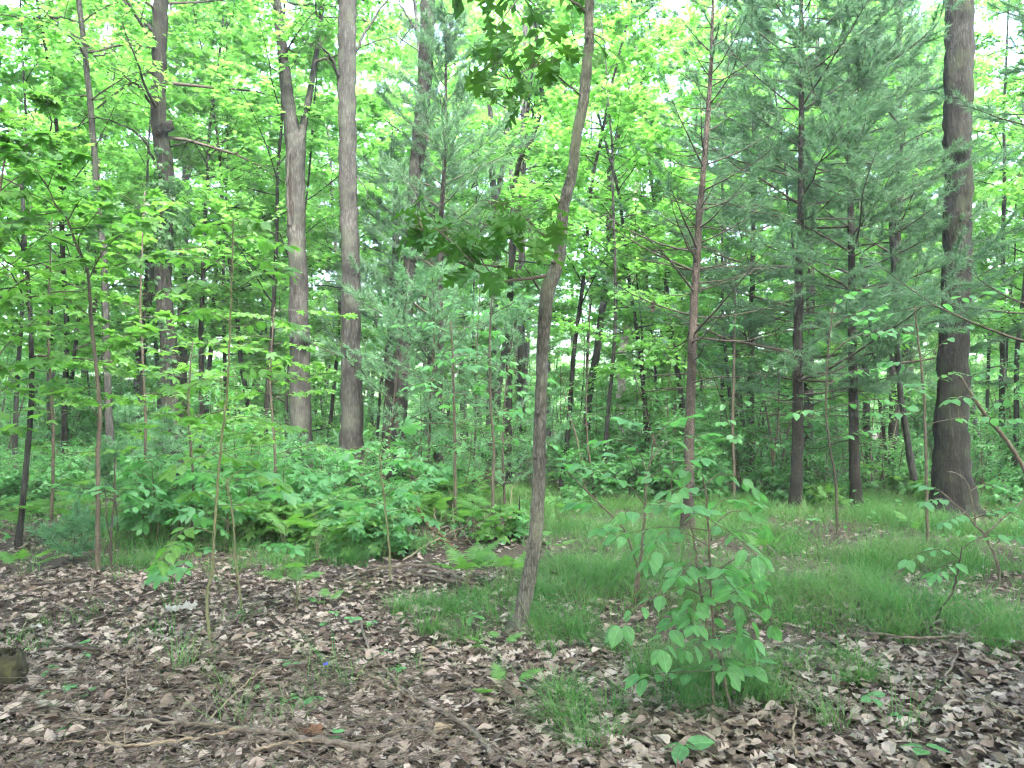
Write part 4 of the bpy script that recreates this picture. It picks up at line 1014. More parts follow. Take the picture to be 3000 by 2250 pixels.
sapling('beech_sapling', 'drooping twig of a sapling nodding over the grass near the pale twigs',
    [[(2738, 1825, 7), (2760, 1780, 6), (2787, 1744, 6), (2803, 1690, 5), (2812, 1640, 4), (2818, 1600, 3)]], 5.65, T_OVW, 'hazel', (.07, .11), 62, branches=[([(2812, 1640), (2770, 1610), (2710, 1615), (2660, 1640)], 3, -.2), ([(2816, 1610), (2860, 1580), (2920, 1570)], 3, .2), ([(2810, 1640), (2780, 1650), (2740, 1680)], 3, -.3)], per=6, stem_mat='twig_dark')
sapling('maple_sapling', 'slender upright sapling standing in the grass before the massive oak',
    [[(2718, 1612, 9), (2716, 1500, 9), (2714, 1400, 8), (2710, 1250, 8), (2704, 1120, 7), (2690, 1000, 5), (2680, 900, 4)]], 8.75, T_OVW, 'under', (.09, .14), 63, auto=[(10, 1.3, 3.0, .4, .9)], per=6)
sapling('beech_sapling', 'slim bare-stemmed sapling between the reddish pine and the whorled pine',
    [[(2151, 1478, 9), (2150, 1350, 9), (2146, 1250, 8), (2150, 1100, 8), (2152, 950, 6), (2156, 800, 4)]], 13.3, T_OVW, 'under', (.1, .15), 64, auto=[(9, 1.0, 2.0, .4, .8), (6, 2.6, 4.0, .4, .9)], per=6, joined=True)
sapling('beech_sapling', 'sapling spreading a level tier of leaves across the dark pine trunk',
    [[(2452, 1500, 7), (2448, 1400, 7), (2430, 1300, 6), (2420, 1200, 6), (2425, 1050, 5), (2440, 900, 3)]], 9.6, T_OVW, 'under', (.085, .135), 65, branches=[([(2425, 1050), (2480, 1000), (2560, 970), (2640, 980)], 5, -.3), ([(2430, 960), (2500, 920), (2580, 900)], 4, .2), ([(2421, 1200), (2500, 1180), (2580, 1170), (2660, 1190)], 4, -.2), ([(2420, 1220), (2370, 1200), (2330, 1210)], 3, -.2), ([(2440, 900), (2480, 860), (2530, 850)], 3, 0), ([(2422, 1130), (2490, 1090), (2560, 1080)], 4, .3), ([(2430, 1300), (2490, 1270), (2560, 1260)], 3, -.2)], per=9, stem_mat='twig_dark')
sapling('leaning_sapling', 'dead leaning pole crossing behind the massive oak towards the picture edge',
    [[(3060, 1500, 15), (3000, 1374, 13), (2950, 1292, 12), (2886, 1215, 11), (2836, 1139, 8), (2815, 1100, 5)]], 9.2, T_OVW, 'under', (.09, .15), 66, branches=[([(2886, 1215), (2920, 1180), (2980, 1150)], 3, -.3), ([(2860, 1180), (2840, 1160), (2790, 1170)], 3, -.3), ([(2836, 1139), (2850, 1100), (2900, 1090)], 3, -.4)], per=5)

# ------------------------------------------------------------------ small pines in the understory
def pine_seedling(label, px, py, h, seed, width=1.5, L=.55):
    g = G(px, py); rng = np.random.default_rng(seed)
    t = thing('pine_seedling', label, 'seedling', g)
    c = wander(rng, g, (rng.normal() * .05, rng.normal() * .05, 1), h, 9, .03); q = np.hstack([c, np.linspace(.004 + .006 * h, .003, 9)[:, None]])
    mb = MB(); mb.tube(c, q[:, 3], 6); mb.build('stem', M['twig_dark'], t)
    wood = MB(); nd = MB()
    pine_limbs(rng, wood, nd, q, g[2] + .12 * h, g[2] + h * .97, .16 + .06 * h, L, 5, .1, (.05, .45), 15, .095, 5, width)
    b0 = np.repeat(c[-1:], 4, 0); needles(nd, rng, b0, np.repeat(np.array([[0, 0, 1.0]]), 4, 0), 18, .1, .6, width)
    wood.build('branch', M['twig_dark'], t, kind='stuff'); nd.build('needle_foliage', M['needle_y'], t, smooth=False, kind='stuff')
    HERO.append((g[0], g[1], .4))
for lab, px, py, h, sd, L in (('feathery pine seedling below the burl maple', 480, 1500, 1.5, 71, .8), ('taller feathery pine seedling between burl maple and slim maple', 395, 1490, 1.7, 72, .7), ('low soft pine seedling behind the leaning maple sapling stem', 345, 1580, 1.0, 73, .6),
                              ('soft pine seedling just beyond the leafy bank', 215, 1650, .55, 74, .4), ('wide feathery pine seedling near the tiered oval-leaved sapling', 590, 1475, 1.3, 75, .8), ('dark pine seedling in front of the hollow tree', 860, 1480, 1.2, 76, .8), ('young pine filling the gap beside the leaning maple', 1240, 1490, 4.2, 77, 1.4),
                              ('young pine close behind the young oak', 1480, 1500, 3.2, 78, 1.4), ('young pine between the two thin upright saplings', 1385, 1485, 3.8, 79, 1.4), ('young pine brushing the straight ridged trunk', 1125, 1490, 4.0, 80, 1.2), ('small pine seedling in grass below the straight ridged trunk', 985, 1500, .9, 81, .7)):
    pine_seedling(lab, px, py, h * 1.1, sd, 2.8, L * 1.15)

# ------------------------------------------------------------------ ferns
FRM = []
for tp in T_FR:
    q = MB(); q.scatter(tp, np.zeros((1, 3)), np.eye(3)[None], 1.0); FRM.append(q.mesh('frond', M['fern'], False))
def fern(label, px, py, n, L, seed, stalk=.18, spread=.8, az=None):
    g = G(px, py); rng = np.random.default_rng(seed)
    t = thing('fern', label, 'fern', g)
    for i in range(n):
        a = (i * 6.283 / n + rng.normal() * .35) if az is None else az + rng.normal() * .6
        d = np.array([math.cos(a) * spread, math.sin(a) * spread, rng.uniform(.25, .75)])
        h = stalk * rng.uniform(.6, 1.2)
        top = g + np.array([math.cos(a) * .05, math.sin(a) * .05, h])
        st = MB(); st.tube(np.array([g + np.array([0, 0, -.02]), g + np.array([math.cos(a) * .015, math.sin(a) * .015, h * .5]), top]), (.0035, .003, .002), 5); st.build('stalk', M['stem_green'], t)
        put('frond', FRM[int(rng.integers(0, 3))], t, top, frames(d, np.array([0, 0, 1.0]) + rng.normal(size=3) * .15), L * rng.uniform(.6, .95))
    return t
for i, (lab, px, py, n, L, stl, spd) in enumerate((
    ('big bright fern standing beside the brush pile', 1370, 1715, 9, .50, .22, .7), ('fern behind the young oak base', 1490, 1710, 6, .42, .20, .8), ('small bright fern rising from brown leaves with a dark stalk', 868, 1790, 6, .36, .30, .9),
    ('tiny pale fern on the litter below the young oak', 1450, 1905, 4, .26, .05, 1.1), ('tiny fern with two spread fronds among brown leaves', 1480, 2030, 3, .26, .05, 1.2), ('single yellow-green fern frond by the arching pale twig', 2245, 1650, 3, .42, .15, .5), ('upright small fern in grass near the massive oak', 2672, 1570, 3, .40, .1, .4),
    ('pale fern with wide fronds behind the leaning maple sapling stem', 250, 1500, 5, .75, .45, 1.1), ('pale fern with level fronds beyond the pine seedlings', 430, 1460, 5, .8, .5, 1.1), ('yellow-green fern in the grass between the saplings', 830, 1610, 6, .55, .32, 1.0),
    ('yellow-green fern leaning over grass near the dark stump spike', 1060, 1610, 5, .55, .30, 1.0), ('green fern at the foot of the tall green-stemmed sapling', 930, 1650, 5, .45, .28, 1.0), ('low fern at the edge of the leafy bank', 60, 1690, 5, .45, .15, 1.0), ('fern fronds spreading beside the hickory sapling', 1010, 1560, 5, .55, .3, 1.0),
    ('fern in shade behind the brush pile', 1290, 1560, 4, .5, .3, .9), ('pale fern in the grass behind the forked shrub', 1640, 1545, 4, .5, .35, 1.1), ('fern in deep grass behind the young oak trunk', 1620, 1640, 4, .42, .2, 1.0), ('fern by the two pine trunks', 2420, 1500, 4, .45, .25, .7), ('low fern below the small bright fern', 950, 1780, 4, .22, .05, 1.1), ('fern hidden under the tiered sapling', 560, 1600, 5, .5, .3, 1.0))):
    fern(lab, px, py, n, L, 90 + i, stl, spd)

# ------------------------------------------------------------------ sticks, logs and scraps on the floor
STK = np.random.default_rng(200)
def stick(label, pts, w, mat='dead', lifts=None, twigs=4, name='fallen_branch', sides=7, cat='branch', tl=.25):
    lifts = [l + .02 for l in lifts] if lifts else [0.058] * len(pts)
    p = np.array([G(a, b) + np.array([0, 0, l]) for (a, b), l in zip(pts, lifts)])
    ln = catmull(p, 6 * len(p)); ln[1:-1] += STK.normal(size=ln[1:-1].shape) * .004
    d = ln[:, 1].mean(); r = np.linspace(w[0], w[1], len(ln)) * .48 * d / F
    t = thing(name, label, cat, ln[0])
    mb = MB(); mb.tube(ln, r, sides, .06, STK); mb.build('limb', M[mat], t)
    for k in range(twigs):
        i = int(STK.integers(len(ln) // 4, len(ln) - 1)); d0 = norm(ln[min(i + 1, len(ln) - 1)] - ln[i - 1])
        sd = np.array([-d0[1], d0[0], 0]) * STK.choice([-1, 1])
        tw = wander(STK, ln[i], norm(d0 * .8 + sd * .7 + np.array([0, 0, .1])), STK.uniform(.5, 1.3) * tl, 6, .18, -.1)
        tw[:, 2] = np.maximum(tw[:, 2], ground_h(tw[:, 0], tw[:, 1]) + .042)
        m2 = MB(); m2.tube(tw, np.linspace(max(r[i] * .5, .0022), .0012, 6), 5); m2.build('twig', M[mat], t)
stick('thickest pale branch sweeping across the brushy corner of the litter', [(1090, 2262), (1000, 2241), (904, 2219), (805, 2192), (678, 2169), (588, 2155), (475, 2146), (362, 2142), (249, 2146), (158, 2142), (72, 2124)], (24, 3), 'dead', twigs=9, tl=.35)
stick('pale forked branch lying under the thickest branch', [(690, 2172), (600, 2190), (520, 2200), (384, 2214), (240, 2204), (150, 2210)], (12, 3), 'dead_pale', twigs=6, tl=.3)
stick('thin pale branch curving up from the brush towards the bare patch', [(575, 2155), (633, 2088), (687, 2024), (791, 1988), (859, 1975), (940, 1960)], (8, 3), 'dead', twigs=5)
stick('straight pale twig crossing the thin curving branch', [(600, 2150), (678, 2083), (768, 2015), (840, 1988), (950, 1940)], (6, 2), 'dead_pale', twigs=3)
stick('low branch along the lower picture edge below the thickest branch', [(740, 2250), (860, 2225), (960, 2232), (1060, 2246)], (10, 4), 'dead_pale', twigs=3)
stick('bent grey branch with a bare orange patch in the middle of the litter', [(1061, 1857), (1059, 1884), (1090, 1948), (1136, 1993), (1181, 2045), (1253, 2092), (1325, 2133), (1389, 2183), (1425, 2228), (1440, 2262)], (7, 15), 'dead', twigs=5)
stick('pale peeled branch joining the bent grey branch', [(1000, 1988), (1050, 1997), (1090, 2011), (1140, 2034), (1190, 2062), (1215, 2085)], (6, 8), 'dead_pale', twigs=2)
stick('dark wiry twig looping beside the bent grey branch', [(1253, 2027), (1352, 2030), (1452, 2029), (1500, 2055), (1508, 2090), (1500, 2140), (1452, 2196), (1420, 2220)], (4, 5), 'twig', twigs=4)
stick('curved grey branch propped over brown leaves by the brush pile', [(1000, 1712), (1068, 1690), (1158, 1682), (1249, 1684), (1325, 1696), (1384, 1710)], (7, 13), 'dead', lifts=[.02, .05, .08, .09, .07, .03], twigs=3)
stick('second grey branch crossing under the curved one', [(1080, 1668), (1160, 1672), (1240, 1690), (1330, 1705), (1400, 1712)], (7, 9), 'dead', twigs=2)
stick('long branch lying at the border of grass and litter', [(2416, 1848), (2533, 1880), (2655, 1902), (2768, 1905), (2859, 1909), (2958, 1929), (3040, 1945)], (4, 13), 'dead', twigs=3)
stick('pale arched twig in grass by the picture edge', [(2723, 1844), (2768, 1818), (2814, 1812), (2850, 1822), (2881, 1835)], (4, 4), 'dead_pale', lifts=[.02, .08, .12, .07, .02], twigs=1)
stick('straight pale twig lying over the grass behind the arched one', [(2863, 1816), (2930, 1822), (3020, 1828)], (5, 5), 'dead_pale', lifts=[.06, .07, .07], twigs=2)
stick('grey twig slanting across the long border branch', [(2764, 2033), (2790, 1990), (2805, 1965), (2818, 1934), (2881, 1889), (2931, 1862)], (7, 3), 'dead', lifts=[.02, .04, .06, .08, .1, .12], twigs=3)
stick('thin upright-running twig on the litter below the drooping shrub', [(2298, 2002), (2320, 2060), (2334, 2101), (2325, 2178), (2334, 2255)], (4, 7), 'dead_pale', twigs=2)
stick('yellowish peeled stick in the litter corner', [(2845, 2074), (2890, 2100), (2927, 2124), (3020, 2160)], (4, 9), 'dead_pale', twigs=2)
stick('thick dark stick lying half buried beside the mossy log', [(110, 1940), (200, 1936), (295, 1940)], (11, 13), 'twig_dark', twigs=0)
stick('short grey stick leaning by the tall green-stemmed sapling base', [(619, 1922), (660, 1890), (702, 1862)], (6, 4), 'dead', lifts=[.02, .05, .09], twigs=1)
stick('thin dark stick on brown leaves below the fern edge', [(90, 1732), (180, 1728), (260, 1722)], (9, 7), 'twig_dark', twigs=1)
stick('pale arching dead twig touching the yellow-green frond', [(2196, 1590), (2217, 1604), (2253, 1627), (2280, 1655), (2298, 1680)], (6, 3), 'dead', lifts=[.2, .16, .12, .06, .02], twigs=2)
stick('short dark branch in the litter corner by the small leaves', [(1840, 2165), (1880, 2150), (1905, 2135)], (6, 12), 'twig_dark', twigs=0)
stick('grey twig at the lower edge near the seedling leaves', [(2000, 2180), (2060, 2190), (2110, 2240)], (5, 3), 'dead', twigs=2)
stick('wiry brown twig reaching across the brush to the corner', [(40, 2190), (160, 2170), (300, 2120), (420, 2060), (470, 2000)], (5, 3), 'dead', twigs=4)
stick('thin twig standing out of the leaves in the brushy corner', [(365, 2100), (372, 2060), (395, 2010), (390, 1960)], (4, 2), 'dead', lifts=[.02, .1, .18, .24], twigs=3)
# brush pile
bp = [('brown broken limb sticking out of the brush pile', [(1215, 1555), (1250, 1580), (1290, 1600), (1340, 1625)], (9, 7), 'rot', [.35, .22, .12, .03]), ('pale twig lying over the brush pile', [(1180, 1650), (1290, 1600), (1440, 1560)], (4, 3), 'dead_pale', [.02, .1, .22]), ('grey twig crossing the brush pile', [(1250, 1600), (1330, 1590), (1400, 1630)], (4, 3), 'dead', [.15, .18, .03]),
      ('thin white twig standing in the brush pile', [(1335, 1600), (1328, 1560), (1325, 1500)], (4, 2), 'dead_pale', [.05, .25, .5]), ('curved pale twig arching from the brush pile', [(1440, 1610), (1490, 1560), (1500, 1500)], (4, 2), 'dead_pale', [.03, .2, .4]), ('slanting pale twig behind the brush pile', [(1290, 1590), (1275, 1560), (1260, 1520)], (4, 3), 'dead_pale', [.05, .2, .35])]
for lab, p, w, m, lf in bp: stick(lab, p, w, m, lf, twigs=5, tl=.3)

def twig_litter():
    rng = np.random.default_rng(77); mb = MB(); n = 2600
    for i in range(n):
        if i < 1800:
            x = rng.normal() * 1.0 - 1.2; y = rng.uniform(2.9, 4.6)
        else:
            y = math.sqrt(rng.uniform(9, 90)); x = rng.uniform(-1, 1) * .72 * y
        a = rng.uniform(0, 6.28); L = rng.uniform(.08, .40) * (1 if i < 1800 else .8)
        z = float(ground_h(x, y)) + rng.uniform(.035, .07)
        ln = wander(rng, (x, y, z), (math.cos(a), math.sin(a), rng.normal() * .06), L, 4, .16)
        ln[:, 2] = np.maximum(ln[:, 2], ground_h(ln[:, 0], ln[:, 1]) + .03)
        mb.tube(ln, np.linspace(rng.uniform(.0012, .0028), .0009, 4), 3, cap=False)
    o = mb.build('twig_litter', M['dead'], None, kind='stuff')
    tag(o, 'countless fine dead twigs scattered over the brown leaf litter', 'twigs')
twig_litter()

rg = np.random.default_rng(300)
# mossy log at the picture edge
g0, g1 = G(-190, 2050), G(52, 2020)
ln = catmull(np.array([g0 + [0, .1, .09], (g0 + g1) / 2 + [0, .02, .10], g1 + [0, 0, .085]]), 14)
t = thing('mossy_log', 'mossy grey log end poking in from the picture edge', 'log', g1)
mb = MB(); mb.tube(ln, np.full(14, .105) * (1 + .08 * rg.normal(size=14)), 16, .09, rg); mb.build('log_body', M['moss'], t)
mo = MB(); n = 900
k = rg.integers(0, 13, n); a = rg.normal(size=n) * .6 + math.pi / 2
pos = ln[k] + (ln[k + 1] - ln[k]) * rg.random((n, 1)) + np.stack([np.zeros(n), np.cos(a) * .11, np.sin(a) * .11], -1)
mo.scatter(T_RH[0], pos, frames(rg.normal(size=(n, 3)) + [0, 0, .8], rg.normal(size=(n, 3))), rg.uniform(.012, .025, n)); mo.build('moss', M['moss'], t, smooth=False, kind='stuff')
# rotten stump
def stump(label, px, py, r, h, mat, seed, spikes=1.0):
    g = G(px, py); rg = np.random.default_rng(seed); t = thing('stump', label, 'stump', g)
    m, n = 18, 8; th = np.arange(m) * 2 * math.pi / m
    top = h * (.55 + .45 * np.abs(rg.normal(size=m)) * spikes)
    V = []
    for i in range(n):
        f = i / (n - 1); R = r * (1.25 - .3 * f) * (1 + .10 * rg.normal(size=m))
        V.append(np.stack([np.cos(th) * R, np.sin(th) * R, top * f - .04], -1))
    for i in range(3):
        f = 1 - .3 * (i + 1); V.append(np.stack([np.cos(th) * r * .75 * (1 - .25 * i), np.sin(th) * r * .75 * (1 - .25 * i), top * f * .8], -1))
    V = np.concatenate(V) + g; nn = n + 3
    i = np.arange(nn - 1)[:, None] * m; j = np.arange(m)[None]; k = (j + 1) % m
    mb = MB(); mb.add(V, np.stack([i + j, i + k, i + m + k, i + m + j], -1).reshape(-1, 4)); mb.build('stump_body', M[mat], t, smooth=False)
    ch = MB()
    for _ in range(14):
        a = rg.uniform(0, 6.28); d = rg.uniform(r, r * 2.2)
        p = g + [math.cos(a) * d, math.sin(a) * d, .02]; e = rg.uniform(0, 6.28); L = rg.uniform(.05, .16)
        ch.tube(np.array([p, p + [math.cos(e) * L, math.sin(e) * L, rg.uniform(0, .05)]]), rg.uniform(.008, .02), 4)
    ch.build('wood_crumb', M[mat], t, kind='stuff')
stump('crumbling red-brown rotten stump beyond the bent young maple pole', 120, 1450, .30, .42, 'rot', 5, .7)
stump('jagged black charred stump behind the young oak trunk', 1512, 1585, .055, .26, 'char', 6, 1.6)
stump('thin black stump spike in the grass by the brush pile', 1194, 1620, .018, .26, 'char', 9, .3)
# crumpled white litter and scraps
def scrap(name, label, px, py, size, mat, seed, h=.03):
    g = G(px, py); rg = np.random.default_rng(seed); n, m = 15, 11
    u = np.linspace(-1, 1, n); v = np.linspace(-1, 1, m); X, Y = np.meshgrid(u, v)
    X = X + .12 * rg.normal(size=X.shape); Y = Y + .12 * rg.normal(size=X.shape)
    Z = np.abs(rg.normal(size=X.shape)) * h + .065 + h * np.sin(2 * X + 1) ** 2
    Y = Y * (1 - .35 * np.abs(X)) + .35 * X
    i = np.arange(m - 1)[:, None] * n; j = np.arange(n - 1)[None]
    mb = MB(); mb.add(np.stack([X * size[0], Y * size[1], Z], -1).reshape(-1, 3) + g, np.stack([i + j, i + j + 1, i + n + j + 1, i + n + j], -1).reshape(-1, 4))
    o = mb.build(name, M[mat], None, smooth=False, loc=g); tag(o, label, 'litter')
scrap('crumpled_paper', 'crumpled white paper lying on brown leaves by the tall green-stemmed sapling', 530, 1826, (.095, .05), 'paper', 4, .022)
scrap('paper_scrap', 'small white scrap among the leaves of the bank', 106, 1853, (.035, .018), 'paper', 6, .01)
scrap('blue_scrap', 'tiny blue plastic scrap among dead twigs', 955, 1994, (.012, .018), 'blue', 7, .008)
scrap('paper_scrap', 'tiny pale scrap below the long border branch', 2965, 1936, (.02, .012), 'paper', 8, .01)
# red-brown bark pieces
t = thing('bark_chunk', 'reddish-brown bark chunk beside the thickest fallen branch', 'bark', G(905, 2185))
mb = MB(); lump(mb, rg, G(885, 2188) + [0, 0, .04], .035, (1.2, .8, .8), 8, 10, .2); lump(mb, rg, G(925, 2192) + [0, 0, .045], .04, (1, .8, 1), 8, 10, .22); mb.build('bark_body', M['rot'], t, smooth=False)
t = thing('bark_strip', 'pale yellowish strip of torn bark beside the bent grey branch', 'bark', G(1290, 2170))
mb = MB(); mb.tube(np.array([G(1260, 2190) + [0, 0, .035], G(1285, 2172) + [0, 0, .055], G(1320, 2155) + [0, 0, .04]]), (.012, .026, .01), 6, .2, rg); mb.build('bark_body', M['dead_pale'], t, smooth=False)
# hanging dead leaf
t = thing('dead_leaf', 'curled brown dead leaf hanging from a bare pine twig', 'leaf', P(1915, 895, 8.9))
q = MB()
for k in range(3): q.scatter(T_DRY[k], P(1915, 875, 8.9)[None], frames(np.array([[.1 * k - .1, .1, -1]]), np.array([[rg.normal(), -1, .2]])), .16)
q.build('leaf_body', M['dry'], t, smooth=False)

# seedlings with a few small green leaves on the litter
SEED = [(35, 1932, .055, 'round green leaf pair beside the dark half-buried stick'), (70, 1925, .05, 'pale seedling beside the round leaf pair'), (250, 1950, .04, 'tiny seedling at the end of the dark half-buried stick'), (135, 2005, .05, 'seedling above the mossy log'), (195, 2045, .06, 'three-leaved seedling near the mossy log'), (150, 2060, .05, 'small seedling in front of the mossy log'), (255, 2055, .055, 'seedling with two pale leaves in the brushy corner'), (130, 2095, .05, 'low seedling under the mossy log'),
        (200, 2160, .05, 'small leaf at the thin end of the thickest branch'), (615, 1935, .05, 'tiny seedling at the foot of the tall green-stemmed sapling'), (850, 1995, .06, 'pale seedling on the bare patch'), (755, 2050, .045, 'tiny seedling beside the crossing twigs'), (845, 2075, .05, 'seedling in the middle of the brush'), (915, 2080, .05, 'round-leaved seedling by the brush'), (975, 2205, .055, 'green sprig against the thickest branch'), (1165, 1975, .055, 'lone leaf by the bent grey branch'), (1130, 1935, .05, 'small leaf beside the bent branch tip'),
        (950, 1855, .06, 'seedling patch below the small bright fern'), (1030, 1855, .06, 'leafy seedling by the bent branch tip'), (1085, 1860, .05, 'seedling beside the grass clump edge'), (985, 1820, .05, 'seedling between fern and grass clump'), (2005, 2235, .10, 'broad pale leaf at the lower picture edge'), (2710, 2235, .09, 'broad green leaf at the lower edge of the litter'), (2555, 2080, .07, 'fresh green leaf lying among brown leaves'), (2455, 2005, .06, 'small seedling under the long border branch'), (2640, 2110, .05, 'tiny green sprout in the litter corner'), (2140, 1990, .08, 'bright green sprig at the drooping shrub base'),
        (1380, 1850, .10, 'sprawling leafy seedling at the young oak base'), (560, 1905, .04, 'tiny sprout near the crumpled paper'), (700, 1810, .05, 'sprout beside the hickory sapling base'), (260, 1915, .05, 'sprout on the leafy bank')]
for i, (px, py, s, lab) in enumerate(SEED):
    g = G(px, py); rng = np.random.default_rng(400 + i); t = thing('ground_seedling', lab, 'seedling', g)
    n = int(rng.integers(3, 6)); h = s * rng.uniform(.5, 1.2)
    st = MB(); st.tube(np.array([g, g + [rng.normal() * .01, rng.normal() * .01, h * .6], g + [0, 0, h]]), (.0018, .0015, .001), 4); st.build('stem', M['stem_green'], t)
    ms = leaf_meshes('leaf', T_OVW, 'hazel')
    for k in range(n):
        a = k * 6.283 / n + rng.normal() * .3
        put('leaf', ms[k % 4], t, g + [math.cos(a) * .008, math.sin(a) * .008, h + rng.normal() * .008], frames(np.array([math.cos(a), math.sin(a), rng.uniform(-.2, .3)]), np.array([0, 0, 1.0]) + rng.normal(size=3) * .2), s * rng.uniform(.8, 1.3))

# ------------------------------------------------------------------ background woods: prototypes and copies
def proto_broad(seed, H, cb, L, nprim, nsec, per, leaf, bark, tpls, label, group, r0=.12, mat='canopy', name='maple_tree', twist=.04):
    rng = np.random.default_rng(seed); t = thing(name, label, 'tree', (0, 0, 0), group)
    c = wander(rng, (0, 0, -.15), (rng.normal() * .04, rng.normal() * .04, 1), H, 12, twist)
    q = np.hstack([c, np.linspace(r0, .012, 12)[:, None]]); q[0, 3] *= 1.3
    mb = MB(); q = trunk_mesh(mb, q, 9, .5, .05, seed); wood = MB(); PL, DL, UL = [], [], []
    leafy_limbs(rng, mb, PL, DL, UL, q, cb, H * .98, nprim, L, (-.05, .6), nsec, per, 1.3)
    tr = mb.build('trunk', M[bark], t); lv = MB(); leaf_cloud(lv, rng, tpls, PL, DL, UL, leaf)
    cr = lv.build('crown', M[mat], t, smooth=False, kind='stuff')
    KIDS[t.name] = [tr, cr]
    return t
GB = 'broadleaf trees of the woods behind'
LB = 'slender broadleaf tree in the woods behind, one of many alike'
PROTO = [proto_broad(501, 17, 4.0, 3.2, 36, 10, 46, .145, 'bark', T_R2, LB, GB, .10), proto_broad(502, 15, 3.0, 2.8, 34, 10, 46, .145, 'bark_dark', T_R2, LB, GB, .075), proto_broad(503, 20, 5.0, 3.4, 36, 10, 48, .15, 'bark', T_R2, LB, GB, .13),
         proto_broad(504, 13, 2.4, 2.7, 34, 10, 44, .14, 'bark_dark', T_R2, LB, GB, .06), proto_broad(505, 18, 4.4, 3.1, 36, 10, 46, .145, 'bark', T_R2, LB, GB, .105)]
GU = 'low understory trees'
LU = 'small low-branching understory tree with level leaf tiers, one of many alike'
UTREE = [proto_broad(511, 7.5, .9, 2.0, 20, 8, 26, .105, 'bark_dark', T_R2, LU, GU, .035, 'canopy', 'understory_tree', .06), proto_broad(512, 6, .7, 1.7, 18, 8, 24, .10, 'bark_dark', T_R2, LU, GU, .03, 'under', 'understory_tree', .07), proto_broad(513, 9, 1.4, 2.2, 22, 8, 28, .11, 'bark_dark', T_R2, LU, GU, .045, 'canopy', 'understory_tree', .06)]

def proto_shrub(seed, H, stems, leaf, nb, per, L, label, group, name='understory_shrub', mat='under', tpls=None):
    rng = np.random.default_rng(seed); t = thing(name, label, 'shrub', (0, 0, 0), group)
    mb = MB(); PL, DL, UL = [], [], []
    for s in range(stems):
        a = rng.uniform(0, 6.28); d = np.array([math.cos(a) * .22, math.sin(a) * .22, 1])
        c = wander(rng, (math.cos(a) * .1, math.sin(a) * .1, -.05), d, H * rng.uniform(.6, 1.05), 9, .07); q = np.hstack([c, np.linspace(.006 + .004 * H, .003, 9)[:, None]])
        mb.tube(c, q[:, 3], 5)
        leafy_limbs(rng, mb, PL, DL, UL, q, H * .22, c[-1, 2], nb, L, (-.05, .5), 4, per, .9, None, .5)
    st = mb.build('stem', M['twig'], t, kind='stuff'); lv = MB(); leaf_cloud(lv, rng, tpls or T_R2, PL, DL, UL, leaf)
    cr = lv.build('foliage', M[mat], t, smooth=False, kind='stuff')
    KIDS[t.name] = [st, cr]
    return t
GS = 'understory shrubs under the trees'
LS = 'leafy thin-stemmed understory shrub behind the clearing, one of many alike'
SHRUB = [proto_shrub(601, 2.6, 4, .10, 9, 10, .8, LS, GS), proto_shrub(602, 1.7, 4, .09, 8, 10, .6, LS, GS), proto_shrub(603, 3.6, 3, .10, 12, 10, 1.0, LS, GS), proto_shrub(604, 1.1, 5, .09, 7, 9, .45, LS, GS)]
GP = 'thin bare poles of the understory'
LP = 'thin dark bare-stemmed pole sapling in the dim understory, one of many alike'
POLE = [proto_shrub(611, 4.5, 2, .10, 5, 6, .8, LP, GP, 'pole_sapling'), proto_shrub(612, 3.5, 3, .09, 4, 6, .6, LP, GP, 'pole_sapling')]

def place(protos, n, y0, y1, mind, sc, seed, wid=.80, gap=True, avoid=(), first=True, fit=None):
    rng = np.random.default_rng(seed); used = []; out = 0; tries = 0
    while out < n and tries < n * 60:
        tries += 1
        y = math.sqrt(rng.uniform(y0 * y0, y1 * y1)); x = rng.uniform(-1, 1) * (wid * y + 1)
        if any((x - a) ** 2 + (y - b) ** 2 < mind * mind for a, b in used): continue
        if any((x - a) ** 2 + (y - b) ** 2 < (c + .5) ** 2 for a, b, c in HERO): continue
        if any(a0 < x / y < a1 and y < ymax for a0, a1, ymax in avoid): continue
        used.append((x, y)); k = out % len(protos)
        s = rng.uniform(*sc) * (1 if fit is None else min(1.1, max(.5, (1.5 + .64 * y) / fit))); z = float(ground_h(x, y)) - .03
        loc = (x, y, z); rot = rng.uniform(0, 6.28); s2 = (s * rng.uniform(.9, 1.1), s)
        if first and out < len(protos):
            o = protos[k]; o.location = loc; o.rotation_euler = (0, 0, rot); o.scale = (s2[0], s2[0], s2[1])
        else:
            copy_thing(protos[k], loc, rot, s2)
        out += 1
    return used
# the opening to the sky beside the leaning maple, and the smaller ones, are gaps between crowns
OPEN = ((-.19, -.135, 32),)
place(PROTO, 90, 16, 42, 2.2, (.85, 1.12), 701, .80, avoid=OPEN, fit=17)
place(PROTO, 100, 42, 82, 2.6, (.42, .68), 705, .80, first=False)
def shade_trees():  # unseen trees added around the camera, crowns widened to keep the foreground dim
    rng = np.random.default_rng(731); used = []
    while len(used) < 52:
        y = rng.uniform(-17, 16); x = rng.uniform(-20, 20)
        if y > 0 and abs(x) < .74 * y + 3.2: continue
        if math.hypot(x, y) < 2.2: continue
        if any(math.hypot(x - a, y - b) < 2.4 for a, b in used): continue
        used.append((x, y)); s_ = rng.uniform(.85, 1.15)
        copy_thing(PROTO[len(used) % 5], (x, y, float(ground_h(x, y)) - .03), rng.uniform(0, 6.28), (s_ * 1.3, s_), 'unseen broadleaf tree added about the viewpoint to shade the foreground', 'unseen shade trees added about the viewpoint')
shade_trees()
place(UTREE, 140, 15, 60, 1.9, (.75, 1.25), 704, .80)
